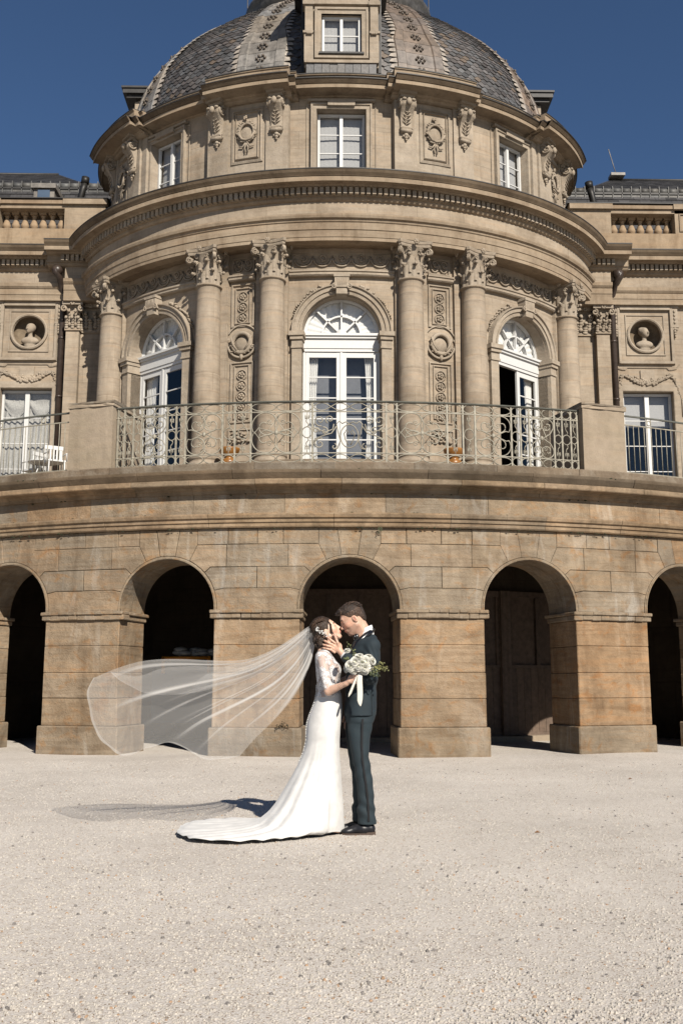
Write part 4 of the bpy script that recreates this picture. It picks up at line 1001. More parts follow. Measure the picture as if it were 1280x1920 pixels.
# dormers
def dormer(nm, ang, label=None):
    f = D(ang, 0, 0); R3 = Matrix.Rotation(ang, 3, 'Z'); 
    n = Vector((math.sin(ang), -math.cos(ang), 0)); fx = Vector((0, EC, -.78 if abs(ang) > .1 else 0))+n*((EC-23.2) if abs(ang) < .1 else 6.12); ux = Vector((math.cos(ang), math.sin(ang), 0))
    F = lambda s, o, z: tuple(fx+ux*s-n*o+Vector((0, 0, z)))
    m_ = MB()
    wall(m_, F, -.90, .90, 16.75, 19.35, .06, [('r', -.52, .52, 17.10, 18.20)], .5)
    m_.box(-.95, -.90, .04, 3, 16.7, 19.35, F); m_.box(.90, .95, .04, 3, 16.7, 19.35, F)
    for sg in (-1, 1):
        g = lambda s, o, z: F(sg*s, o, z)
        m_.box(.72, .96, -.02, .5, 16.85, 17.62, g); m_.box(.72, .99, -.06, .5, 17.62, 17.68, g); m_.box(.74, .94, -.03, .5, 17.68, 18.42, g); m_.box(.70, 1.0, -.08, .5, 18.42, 18.52, g); m_.box(.72, .97, -.05, .5, 18.52, 19.3, g)
        for k in range(3): m_.blob(g(.78+.05*k, -.06, 17.60), .035, None, 6, 4)
    mould(m_, F, [(-.52, 17.10), (.52, 17.10), (.52, 18.20), (-.52, 18.20)], [(0, .07), (0, -.0), (-.10, -.01), (-.11, -.04), (-.17, -.04), (-.17, .07)], True)
    mould(m_, F, [(-.52, 17.10), (.52, 17.10), (.52, 18.20), (-.52, 18.20)], [(0, 0), (0, .25)], True)
    m_.box(-.95, .95, -.06, .3, 16.78, 16.86, F); m_.box(-.7, .7, -.05, .05, 18.45, 18.9, F)
    do = m_.build('dormer', M['carved'], domo, label)
    r_ = MB(); r_.box(-1.12, 1.12, -.28, 3.2, 19.35, 19.45, F); r_.box(-1.22, 1.22, -.38, 3.2, 19.45, 19.60, F); r_.box(-1.26, 1.26, -.42, 3.2, 19.60, 19.66, F)
    r_.box(-1.03, -.955, .25, 3, 16.7, 19.36, F); r_.box(.955, 1.03, .25, 3, 16.7, 19.36, F); r_.box(-.58, .58, -.06, .0, 17.04, 17.09, F); r_.build('dormer_roof', M['darklead'], do)
    s_ = MB()
    for i in range(9): s_.box(-.9+i*.2, -.9+i*.2+.19, -.02+rnd.uniform(-.01, .01), .15, 16.45, 16.80, F, rt(.2))
    for e in (-1, 1):
        for k in range(12):
            for j in range(5): s_.box(e*1.035-.01, e*1.035+.01, .3+j*.45, .3+j*.45+.44, 16.7+k*.22, 16.7+k*.22+.21, F, rt(.3))
    s_.build('slate_apron', M['slate'], do)
    return do, F
for a, lb in ((0, None), (PI/2, None), (-PI/2, None)):
    do, F = dormer('dormer', a, lb)
    bk_ = MB(); bk_.box(-.9, .9, .5, .55, 16.8, 18.4, F); bk_.build('interior_backing', M['dark'], do)
    w_ = window('window', F, 0, .50, 17.12, 18.19, .14, 2, parent=do, mull=.035)
# flat roof behind the attic parapet
rf = MB(); rf.add([E(s, 1.0, 16.3) for s in srange(-S_of(100), S_of(100), .5)], [tuple(range(len(srange(-S_of(100), S_of(100), .5))))]); rf.build('gutter_floor', M['darklead'], pal)
back = MB()
back.box(-7.0, 7.0, 28.8, 34.5, 6.1, 16.3); back.build('rear_wall', M['ashlar'], pal)
# ---------------------------------------------------------------- wings
for sg in (-1, 1):
    mp = wing(sg); L_ = 'left' if sg < 0 else 'right'
    X0, X1 = 6.0, 13.5; wc, wh = 8.73, .715
    ww = MB(); wall(ww, mp, X0, X1, 6.1, 13.0, .67, [('r', wc-wh, wc+wh, 6.14, 9.26), ('c', wc, 10.91, .525)], .6)
    wall(ww, mp, X0, X1, 6.1, 13.0, 3.2, (), 1)
    ww.build('wing_wall', M['ashlar'], pal)
    wt = MB()
    reveal(wt, mp, [(wc-wh, 6.14), (wc-wh, 9.26), (wc+wh, 9.26), (wc+wh, 6.14)], .67, .95)
    mould(wt, mp, [(wc-wh, 6.14), (wc-wh, 9.26), (wc+wh, 9.26), (wc+wh, 6.14)], [(0, .68), (0, .66), (.02, .645), (.20, .645), (.205, .68)])
    for (a, b, z0, z1, o) in ((wc-.72, wc+.72, 10.14, 11.71, .62), ):
        mould(wt, mp, [(a, z0), (b, z0), (b, z1), (a, z1)], [(0, .68), (0, .60), (-.07, .59), (-.09, .64), (-.10, .68)], True)
    wt.box(wc-.72, wc+.72, .58, .68, 11.66, 11.73, mp); wt.box(wc-.76, wc+.76, .58, .68, 10.06, 10.13, mp)
    mould(wt, mp, [(wc-.53, 10.35), (wc+.53, 10.35), (wc+.53, 11.50), (wc-.53, 11.50)], [(0, .68), (0, .645), (-.03, .64), (-.04, .68)], True)
    # niche ring
    nn = 36; ring = [(wc+.53*math.cos(2*PI*i/nn), 10.91+.53*math.sin(2*PI*i/nn)) for i in range(nn)]
    mould(wt, mp, ring, [(0, .68), (0, .61), (.035, .59), (.07, .605), (.085, .66), (.09, .68)], True)
    for cx in (7.90, 9.58):
        wt.box(cx-.12, cx+.12, .58, .68, 11.72, 11.80, mp); wt.box(cx-.095, cx+.095, .61, .68, 11.2, 11.72, mp); wt.box(cx-.115, cx+.115, .59, .68, 11.14, 11.2, mp)
        for k in range(4): wt.blob((cx, .60, 11.62-k*.11), (.035, .03, .05), None, 6, 4, mp=mp)
        for k, r in enumerate((.06, .05, .04, .025)): wt.blob((cx, .62, 11.10-k*.075), (r, .05, .045), None, 6, 4, mp=mp)
        for e in (-1, 1): wt.blob((cx+e*.06, .62, 11.09), (.04, .04, .04), None, 6, 4, mp=mp)
    for y_, p_ in ((9.83, [(wc-.95, 10.05), (wc-.85, 9.92), (wc-.7, 9.88), (wc-.62, 9.88), (wc-.56, 9.94), (wc+.56, 9.94), (wc+.62, 9.88), (wc+.7, 9.88), (wc+.85, 9.92), (wc+.95, 10.05)]),):
        mould(wt, mp, p_, [(.0, .68), (.0, .645), (.025, .635), (.03, .68)])
    wt.box(wc-.2, wc+.2, .63, .68, 9.46, 9.88, mp)
    wt.build('wing_trim', M['carved'], pal)
    # recessed niche shell and bust
    nb = MB(); Rn = .52
    P = []
    for i in range(nn):
        for j in range(7):
            r = Rn*math.cos(j*PI/12); P.append(mp(wc+r*math.cos(2*PI*i/nn), .665+.38*math.sin(j*PI/12), 10.91+r*math.sin(2*PI*i/nn)))
    nb.grid(P, nn, 7, None, True); no_ = nb.build('niche', M['nichestone'], pal)
    gl = MB(); rr = random.Random(5); rtube(gl, mp, [(wc-.64+1.28*i/14, 9.72-.22*math.sin(PI*i/14)) for i in range(15)], .045, .66)
    for e in (-1, 1): rtube(gl, mp, [(wc+e*(.64+.32*min(1, i/12*1.3)), 9.74-1.2*(i/12)**1.7) for i in range(13)], .028, .66)
    for k in range(230):
        u = rr.random()
        if k < 130: x = -.64+1.28*u; z = 9.72-.22*math.sin(PI*u); q = .04+.035*math.sin(PI*u)
        else:
            e = 1 if k % 2 else -1; u = u*1.; x = e*(.64+.32*min(1, u*1.3)+.02*math.sin(9*u)); z = 9.74-1.2*u**1.7; q = .045*(1-.6*u)
        gl.blob((wc+x+rr.gauss(0, q*.5), .645, z+rr.gauss(0, q*.55)), (q*.75, q*.8, q*.6), Matrix.Rotation(rr.uniform(0, 3), 3, 'Y'), 6, 4, mp=mp)
    gl.build('garland_relief', M['carved'], pal)
    # corner pilasters with half capitals
    for (a, b, o, nmx) in ((7.25, 7.62, .35, 1), (6.70, 7.25, .55, 1)):
        cp_ = MB(); cp_.box(a, b, o, 1.2, 6.1, 10.85, mp); cp_.box(a-.03, b+.03, o-.04, 1.2, 10.84, 10.90, mp); cp_.box(a-.04, b+.04, o-.05, 1.2, 6.1, 6.45, mp)
        po = cp_.build('corner_pilaster', M['ashlar'], pal)
        cq = MB(); cq.box(a+.01, b-.01, o+.0, 1.1, 10.9, 11.60, mp); cq.box(a-.10, b+.10, o-.14, 1.1, 11.56, 11.645, mp)
        def lf2(x, z, h, w_, dp):
            for i in range(5):
                u = i/4; cq.blob((x, o-.03-dp*u*u, z+h*u), (w_*(1-.25*u), .045, h*.18), None, 7, 4, mp=mp)
            cq.blob((x, o-.05-dp, z+h*.92), (w_*.7, .05, .04), None, 6, 4, mp=mp)
        k = (b-a)
        for x in (a+.02, (a+b)/2, b-.02): lf2(x, 10.92, .27, k*.17, .09)
        for x in (a+k*.27, b-k*.27): lf2(x, 11.02, .36, k*.14, .10)
        for e, x in ((-1, a), (1, b)):
            cq.tube([mp(x+e*.05+e*p[0], o-.10, 11.45+p[1]) for p in spiral(0, 0, .095, 90, e*-1.3, 18, .15)], .028, 6)
            cq.tube([mp(x-e*.08, o-.04, 11.28), mp(x-e*.02, o-.07, 11.45), mp(x+e*.05, o-.10, 11.545)], .024, 5)
        for j in range(6): cq.blob(((a+b)/2+.04*math.cos(j), o-.14, 11.60+.04*math.sin(j)), .035, None, 6, 4, mp=mp)
        cq.build('capital', M['carved'], po)
    # entablature: ressaut at the corner then straight run
    ew = MB(); fw = MB(); cw = MB(); lw = MB(); dnw = MB(); cwc = MB(); dnr = MB()
    AP = [(.70, 11.78), (.50, 11.78), (.50, 11.86), (.49, 11.94), (.475, 11.945), (.47, 12.10), (.45, 12.115), (.41, 12.17), (.40, 12.26), (.56, 12.29)]
    AP2 = [(.8, 11.645), (.50, 11.645)]+AP[2:]
    for (a, b, o) in ((6.4, 7.68, -.36), (7.68, X1, 0)):
        sweep(ew, mp, a, b, [(x+o, z) for x, z in (AP if o == 0 else AP2)], 1); sweep(fw, mp, a, b, [(.55+o, 12.28), (.55+o, 12.7)], 1)
    for (a, b, o) in ((6.4, 8.16, -.36), (8.16, X1, 0)):
        sweep(cw, mp, a, b, [(.9, 12.62)]+[(x+o, z) for x, z in CP], 1); sweep(cwc, mp, a, b, [(x+o, z) for x, z in CPC], 1); sweep(lw, mp, a, b+.0, [(-.012+o, 13.225), (-.012+o, 13.25), (.9, 13.30)], 1)
    x = 6.9
    while x < X1:
        o = -.36 if x < 7.75 else 0; (dnr if o else dnw).box(x-.042, x+.042, .335+o, .44+o, 12.765, 12.93, mp, rt(.05)); x += .135
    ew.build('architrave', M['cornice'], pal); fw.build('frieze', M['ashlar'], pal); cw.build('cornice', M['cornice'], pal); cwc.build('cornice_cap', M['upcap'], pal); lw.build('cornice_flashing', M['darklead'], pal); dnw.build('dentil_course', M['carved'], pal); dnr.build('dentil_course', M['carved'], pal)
    # window
    wo_ = window('window', mp, wc, wh-.01, 6.2, 9.24, .86, 4, curtain=False, mull=.06)
    ri = MB(); ri.box(wc-1.2, wc+1.2, 2.4, 2.45, 6.1, 9.6, mp); ri.build('interior_backing', M['dark'], pal)
    qc = MB(); P = []
    if sg < 0:
        for i in range(61):
            for j in range(13):
                u = i/60; z = 6.2+3.0*j/12; P.append(mp(wc-.7+1.4*u, 1.02+.03*math.sin(i*.9+j*.5)+.02*math.sin(j*2), z))
        qc.grid(P, 61, 13)
        # swagged upper blind
        P = []
        for i in range(41):
            for j in range(9):
                u = i/40; v = j/8; P.append(mp(wc-.7+1.4*u, .98-.03*math.sin(v*9+u*3), 9.2-v*(.35+.35*abs(math.sin(2*PI*u)))))
        qc.grid(P, 41, 9); qc.build('lace_curtain', M['lacecurtain'], wo_)
    else:
        qc.box(wc-.7, wc+.7, 1.05, 1.1, 8.55, 8.68, mp); qc.box(wc-.7, wc+.7, 1.04, 1.06, 8.3, 9.2, mp); qc.build('roller_blind', M['greycurtain'], wo_)
    # balustrade
    bl = MB(); bl.box(7.0, X1, .45, 1.3, 13.28, 13.92, mp, (1.05, 1, .93)); bl.box(7.86, X1, .50, 1.25, 14.56, 14.68, mp); bl.box(7.86, X1, .44, 1.31, 14.68, 14.80, mp, (.9, .85, .8))
    for (a, b) in ((6.7, 7.86), (9.72, 10.5), (12.4, 13.5)): bl.box(a, b, .50, 1.26, 13.9, 14.66, mp); bl.box(a-.05, b+.04, .40, 1.34, 14.66, 14.82, mp)
    mould(bl, mp, [(9.84, 14.0), (10.38, 14.0), (10.38, 14.55), (9.84, 14.55)], [(0, .51), (0, .47), (.03, .46), (.04, .51)], True)
    bo = bl.build('balustrade', M['cornice'], pal)
    f2 = MB(); f2.box(6.6, X1, .39, 1.35, 14.82, 14.845, mp); f2.build('coping_flashing', M['darklead'], bo)
    for k in range(14):
        x = 8.03+k*.262 if k < 7 else 10.62+(k-7)*.262
        q = MB(); q.box(-.10, .10, -.10, .10, 0, .05); q.lathe((0, 0, 0), [(.06, .05), (.085, .07), (.075, .09), (.055, .11), (.085, .16), (.115, .22), (.115, .27), (.085, .36), (.06, .45), (.052, .52), (.075, .535), (.075, .555), (.055, .57)], 14); q.box(-.10, .10, -.10, .10, .57, .64)
        if k == 0: bme = q.mesh('baluster', M['carved'] if False else M['balus'])
        inst(bme, 'baluster', bo, (sg*x, 26.33+.86, 13.92))
    # mansard roof
    rm = MB()
    def tiles(x0, x1, y0, z0, y1, z1, dx, n_rows, hipfn=None):
        for r in range(n_rows):
            u0 = r/n_rows; u1 = (r+1)/n_rows; x = x0+(r % 2)*dx/2
            while x < x1:
                v = rs_.choice((.6, .8, 1, 1.2, 1.45)); xe = min(x+dx*.98, x1)
                q0 = y0+(y1-y0)*u0, z0+(z1-z0)*u0; q1 = y0+(y1-y0)*u1, z0+(z1-z0)*u1
                if hipfn is None or x > hipfn(u0):
                    rm.add([(sg*x, q0[0]-.03, q0[1]+.0), (sg*xe, q0[0]-.03, q0[1]), (sg*xe, q1[0]+.01, q1[1]+.01), (sg*x, q1[0]+.01, q1[1]+.01), (sg*x, q0[0], q0[1]-.03), (sg*xe, q0[0], q0[1]-.03)], [(0, 1, 2, 3), (4, 5, 1, 0)], None, (v, v, v*1.03))
                x += dx
    tiles(6.6, X1, 28.2, 13.9, 29.7, 16.62, .34, 12)
    rm.build('mansard_slates', M['slate2'], pal); rm = MB()
    tiles(7.0, X1+1.5, 30.0, 16.92, 33.2, 19.0, .24, 16, lambda u: 7.6+2.3*u)
    rm.build('slate_roof', M['slate2'], pal)
    ru = MB(); ru.add([(sg*7.5, 30.02, 16.8), (sg*15, 30.02, 16.8), (sg*15, 33.3, 18.95), (sg*9.9, 33.3, 18.95)], [(0, 1, 2, 3)]); ru.add([(sg*6.6, 28.25, 13.85), (sg*X1, 28.25, 13.85), (sg*X1, 29.75, 16.6), (sg*6.6, 29.75, 16.6)], [(0, 1, 2, 3)])
    ru.box(7.0, X1, 29.6, 30.2, 16.6, 16.66, lambda a, b, c_: (sg*a, b, c_)); ru.tube([(sg*9.9, 33.2, 19.02), (sg*15, 33.2, 19.02)], .05)
    ru.build('roof_boarding', M['darklead'], pal)
    lr = MB(); x = 7.35
    while x < X1:
        lr.tube([(sg*x, 29.72, 16.74), (sg*(x+.26), 29.72, 16.74)], .11, 8, tint=rt(.25)); lr.box(x+.262, x+.285, 29.60, 29.8, 16.42, 16.87, lambda a, b, c_: (sg*a, b, c_), (1.3, 1.3, 1.33)); lr.box(x, x+.25, 29.63, 29.8, 16.40, 16.63, lambda a, b, c_: (sg*a, b, c_), rt(.25)); x += .30
    lr.build('lead_roll', M['lead3'], pal)
    # downpipe with swan neck, vent pipe
    dp = MB(); dp.tube([mp(7.80, .60, 6.1), mp(7.80, .60, 11.85), mp(7.80, .55, 12.0), mp(7.84, .30, 12.35), mp(7.90, .15, 12.45), mp(7.95, .12, 12.6)], .085, 10)
    for z in (7.3, 9.0, 10.7): dp.tube([mp(7.80, .60, z-.03), mp(7.80, .60, z+.03)], .10, 10)
    dp.blob(mp(7.9, .2, 12.55), (.16, .16, .16), None, 10, 6); dp.build('downpipe', M['pipe'], pal)
    vp = MB(); vp.tube([(sg*7.95, 28.3, 14.9), (sg*7.75, 28.3, 15.9), (sg*7.70, 28.3, 16.1)], .10, 10); vp.tube([(sg*7.70, 28.3, 16.1), (sg*7.68, 28.3, 16.3)], .12, 12); vp.build('vent_pipe', M['iron'], pal)
    if sg > 0:
        an = MB(); an.tube([(10.05, 33, 19.05), (9.8, 33, 20.1)], .018, 4); an.box(9.8, 10.3, 32.8, 33.2, 19.0, 19.1); an.build('lightning_rod', M['lead'], pal)
    else:
        sk = MB(); sk.box(-9.35, -8.72, 28.7, 29.5, 15.4, 16.12); sk.box(-9.42, -8.66, 28.6, 29.5, 16.12, 16.27); so_ = sk.build('skylight', M['lead'], pal)
        sp = MB(); sp.box(-9.22, -8.85, 28.66, 28.71, 15.5, 16.08); sp.build('pane', M['skyglass'], so_)
# ================================================================ ORGANIC SHAPES (signed-distance blending + surface nets)
def rcone(a, b, ra, rb, k=.01, op='+'): return ('rc', np.array(a, float), np.array(b, float), ra, rb, k, op)
def ellip(c, rad, Rm=None, k=.01, op='+'): return ('el', np.array(c, float), np.array(Rm if Rm is not None else np.eye(3), float), np.array(rad, float), k, op)
def stack(rows, k=.02, op='+'): return ('st', np.array(rows, float), None, None, None, k, op)   # rows z,cx,cy,rx,ry
def sdf_eval(prims, lo, hi, h):
    ax = [np.arange(lo[i], hi[i]+h, h, dtype=np.float32) for i in range(3)]
    f = np.full([len(a) for a in ax], .2, np.float32)
    for p in prims:
        k = p[5] if p[0] != 'el' else p[4]; op = p[-1]; pad = k+3*h
        if p[0] == 'rc': r = max(p[3], p[4]); l = np.minimum(p[1], p[2])-r-pad; u = np.maximum(p[1], p[2])+r+pad
        elif p[0] == 'el': r = p[3].max(); l = p[1]-r-pad; u = p[1]+r+pad
        else: w_ = p[1]; l = np.array([(w_[:, 1]-w_[:, 3]).min(), (w_[:, 2]-w_[:, 4]).min(), w_[:, 0].min()])-pad; u = np.array([(w_[:, 1]+w_[:, 3]).max(), (w_[:, 2]+w_[:, 4]).max(), w_[:, 0].max()])+pad
        sl = []
        for i in range(3):
            a = int(np.searchsorted(ax[i], l[i])); b = int(np.searchsorted(ax[i], u[i])); sl.append(slice(a, max(b, a)))
        if any(s.stop <= s.start for s in sl): continue
        X, Y, Z = np.meshgrid(*[ax[i][sl[i]] for i in range(3)], indexing='ij')
        if p[0] == 'rc':
            a, b = p[1], p[2]; d = b-a; L2 = float(d@d)+1e-12
            t = np.clip(((X-a[0])*d[0]+(Y-a[1])*d[1]+(Z-a[2])*d[2])/L2, 0, 1)
            D_ = np.sqrt((X-a[0]-t*d[0])**2+(Y-a[1]-t*d[1])**2+(Z-a[2]-t*d[2])**2)-(p[3]+(p[4]-p[3])*t)
        elif p[0] == 'el':
            q = [(X-p[1][0])*p[2][i][0]+(Y-p[1][1])*p[2][i][1]+(Z-p[1][2])*p[2][i][2] for i in range(3)]
            k0 = np.sqrt(sum((q[i]/p[3][i])**2 for i in range(3))); k1 = np.sqrt(sum((q[i]/p[3][i]**2)**2 for i in range(3)))+1e-9; D_ = k0*(k0-1)/k1
        else:
            w_ = p[1]; o = np.argsort(w_[:, 0]); w_ = w_[o]; zc = np.clip(Z, w_[0, 0], w_[-1, 0])
            cx, cy, rx, ry = [np.interp(zc, w_[:, 0], w_[:, i]) for i in (1, 2, 3, 4)]
            k0 = (np.abs((X-cx)/rx)**2.3+np.abs((Y-cy)/ry)**2.3)**(1/2.3); dr = (k0-1)*np.minimum(rx, ry); dz = np.abs(Z-zc)
            D_ = np.where(dz > 0, np.sqrt(np.maximum(dr, 0)**2+dz**2), dr)
        D_ = D_.astype(np.float32); s = tuple(sl)
        if op == '+': hh_ = np.maximum(k-np.abs(f[s]-D_), 0)/k; f[s] = np.minimum(f[s], D_)-hh_*hh_*k*.25
        else: D_ = -D_; hh_ = np.maximum(k-np.abs(f[s]-D_), 0)/k; f[s] = np.maximum(f[s], D_)+hh_*hh_*k*.25
    return ax, f
def surf_nets(ax, f):
    s = f < 0; nx, ny, nz = f.shape
    cnt = sum(s[i:nx-1+i, j:ny-1+j, k:nz-1+k].astype(np.int8) for i in (0, 1) for j in (0, 1) for k in (0, 1))
    act = np.argwhere((cnt > 0) & (cnt < 8)); idx = -np.ones((nx-1, ny-1, nz-1), np.int32); idx[tuple(act.T)] = np.arange(len(act))
    acc = np.zeros((len(act), 3)); n = np.zeros(len(act)); I = act
    cor = [(i, j, k) for i in (0, 1) for j in (0, 1) for k in (0, 1)]
    for a in range(8):
        for b in range(a+1, 8):
            ca, cb = np.array(cor[a]), np.array(cor[b])
            if abs(ca-cb).sum() != 1: continue
            fa = f[I[:, 0]+ca[0], I[:, 1]+ca[1], I[:, 2]+ca[2]]; fb = f[I[:, 0]+cb[0], I[:, 1]+cb[1], I[:, 2]+cb[2]]
            m = (fa < 0) != (fb < 0); t = np.where(m, fa/np.where(m, fa-fb, 1), 0)
            acc[m] += (ca+(cb-ca)*t[:, None])[m]; n[m] += 1
    v = (I+acc/n[:, None]); h = ax[0][1]-ax[0][0]; v = v*h+np.array([ax[0][0], ax[1][0], ax[2][0]])
    F = []
    for d in range(3):
        e = [slice(1, -1)]*3; e[d] = slice(0, -1); e2 = list(e); e2[d] = slice(1, None)
        a = s[tuple(e)]; b = s[tuple(e2)]; ch = np.argwhere(a != b); 
        if not len(ch): continue
        sgn = a[tuple(ch.T)]; off = np.ones(3, int); off[d] = 0; c0 = ch+off
        u_, w_ = [(1, 2), (2, 0), (0, 1)][d]; eu = np.zeros(3, int); eu[u_] = 1; ew_ = np.zeros(3, int); ew_[w_] = 1
        g = lambda c: idx[tuple(c.T)]
        ok = (c0 < np.array(idx.shape)).all(1); c0 = c0[ok]; sgn = sgn[ok]
        q = np.stack([g(c0-eu-ew_), g(c0-ew_), g(c0), g(c0-eu)], 1); q[~sgn] = q[~sgn][:, ::-1]; F.append(q)
    F = np.concatenate(F); F = F[(F >= 0).all(1)]
    return v, F
def sdf_obj(name, prims, lo, hi, h, mat, parent=None, col=None, post=None, label=None, disp=None):
    ax, f = sdf_eval(prims, lo, hi, h)
    if post is not None:
        X, Y, Z = np.meshgrid(*ax, indexing='ij', sparse=True); f = post(f, X, Y, Z)
    f[0] = f[-1] = .1; f[:, 0] = f[:, -1] = .1; f[:, :, 0] = f[:, :, -1] = .1
    v, F = surf_nets(ax, f)
    # keep the largest connected shell only
    lab = np.arange(len(v)); 
    for _ in range(60):
        m = lab[F].min(1); l2 = lab.copy()
        for c_ in range(4): np.minimum.at(l2, F[:, c_], m)
        l2 = l2[l2]
        if (l2 == lab).all(): break
        lab = l2
    if disp is not None: v = disp(v)
    me = bpy.data.meshes.new(name); me.from_pydata(v.tolist(), [], F.tolist())
    me.polygons.foreach_set('use_smooth', [True]*len(F))
    ca = me.color_attributes.new('tint', 'FLOAT_COLOR', 'POINT')
    cc = np.ones((len(v), 4)); 
    if col is not None: cc[:, :3] = col(v)
    ca.data.foreach_set('color', cc.ravel()); me.materials.append(mat); me.update()
    o = bpy.data.objects.new(name, me); C.objects.link(o)
    if parent: o.parent = parent; o.matrix_parent_inverse = pinv(parent)
    if label: o['label'] = label
    return o
# ---------------------------------------------------------------- busts in the niches
for sg in (-1, 1):
    c0 = np.array((sg*8.73, 26.33+.80, 10.91)); f_ = -sg if sg > 0 else 1
    tn = -.35 if sg < 0 else .5
    pr = [ellip(c0+(0, 0, -.38), (.17, .11, .10)), rcone(c0+(0, 0, -.45), c0+(0, 0, -.40), .11, .09, .03), ellip(c0+(0, -.02, -.24), (.25, .13, .13), None, .04), rcone(c0+(0, 0, -.20), c0+(.02*tn, -.02, .0), .075, .06, .03),
          ellip(c0+(.03*tn, -.03, .13), (.115, .13, .15), None, .02), ellip(c0+(.10*tn, -.10, .07), (.075, .06, .10), None, .03), rcone(c0+(.13*tn, -.155, .13), c0+(.17*tn, -.185, .08), .012, .02, .015), ellip(c0+(-.03*tn, .02, .17), (.125, .13, .13), None, .02)]
    if sg > 0: pr += [ellip(c0+(-.06, .03, .22), (.09, .09, .08), None, .02)]
    rr = random.Random(6)
    for k in range(34):
        a = rr.uniform(0, 2*PI); b = rr.uniform(.2, 1.4); d = np.array((math.cos(a)*math.cos(b)*.118, -math.sin(a)*math.cos(b)*.11+.03, .13+math.sin(b)*.145)); 
        if d[1] < -.04 and d[2] < .18: continue
        pr.append(ellip(c0+d, (.026,)*3, None, .008))
    sdf_obj('bust', pr, c0-(.34, .26, .56), c0+(.34, .24, .38), .013, M['carved'], pal, label='carved stone bust in the left round niche' if sg < 0 else 'carved stone bust in the right round niche')
# ================================================================ THE COUPLE
def skin_mat(name, base):
    m, nt, b = newmat(name); at = N(nt, 'ShaderNodeAttribute', attribute_name='tint')
    nn_ = noise(nt, 40, 4, .6, coords(nt)); c = mixc(nt, (*sc3(base), 1), ramp(nt, nn_, [(.3, (.93, .90, .9)), (.7, (1.05, 1.05, 1.05))]), 1., 'MULTIPLY')
    c = mixc(nt, c, at.outputs['Color'], 1., 'MULTIPLY'); nt.links.new(c, b.inputs['Base Color'])
    b.inputs['Roughness'].default_value = .5; b.inputs['Subsurface Weight'].default_value = .12; b.inputs['Subsurface Radius'].default_value = (1, .35, .2); b.inputs['Subsurface Scale'].default_value = .006
    return m
def cloth_mat(name, col, rough=.8, sheen=.3, wscale=900, tint=True):
    m, nt, b = newmat(name); co = coords(nt)
    wv = noise(nt, wscale, 2, .5, co); n2 = noise(nt, 9, 4, .6, co)
    c = mixc(nt, (*sc3(col), 1), ramp(nt, n2, [(.3, (.86,)*3), (.7, (1.1,)*3)]), 1., 'MULTIPLY')
    if tint: at = N(nt, 'ShaderNodeAttribute', attribute_name='tint'); c = mixc(nt, c, at.outputs['Color'], 1., 'MULTIPLY')
    nt.links.new(c, b.inputs['Base Color']); b.inputs['Roughness'].default_value = rough; b.inputs['Sheen Weight'].default_value = sheen
    bump(nt, b, wv, .15, .001); return m
def hair_mat(name, c1, c2):
    m, nt, b = newmat(name); nn_ = noise(nt, 60, 3, .6, coords(nt, (1, 1, 1))); at = N(nt, 'ShaderNodeAttribute', attribute_name='tint')
    c = mixc(nt, ramp(nt, nn_, [(.3, c1), (.7, c2)]), at.outputs['Color'], 1., 'MULTIPLY'); nt.links.new(c, b.inputs['Base Color']); b.inputs['Roughness'].default_value = .52
    b.inputs['Specular IOR Level'].default_value = .35; bump(nt, b, noise(nt, 55, 4, .6, coords(nt, (1, 3, 1)), .5), .9, .012); return m
M['skin_b'] = skin_mat('bride_skin', (.80, .52, .385)); M['skin_g'] = skin_mat('groom_skin', (.74, .46, .33))
M['suit'] = cloth_mat('petrol_wool', (.009, .021, .030), .85, .0); M['trouser'] = cloth_mat('petrol_trouser_wool', (.011, .025, .034), .85, .0)
M['satin'] = simple_mat('black_satin', (.008, .008, .010), .3, 0, 30, .2, .1, .6); M['shirt'] = cloth_mat('white_shirt_cotton', (.80, .80, .80))
M['leather'] = simple_mat('black_leather', (.012, .012, .016), .42, 0, 40, .2, 0, .35); M['sole'] = simple_mat('brown_sole', (.09, .06, .045), .7)
M['hair_b'] = hair_mat('bride_hair', (.012, .007, .004), (.040, .021, .012)); M['hair_g'] = hair_mat('groom_hair', (.011, .007, .005), (.038, .022, .014))
M['crepe'] = cloth_mat('ivory_crepe', (.80, .785, .765), .7, .2, 700); M['pearl'] = simple_mat('pearl_beads', (.75, .74, .72), .25, 0, 20, .05, 0, .6)
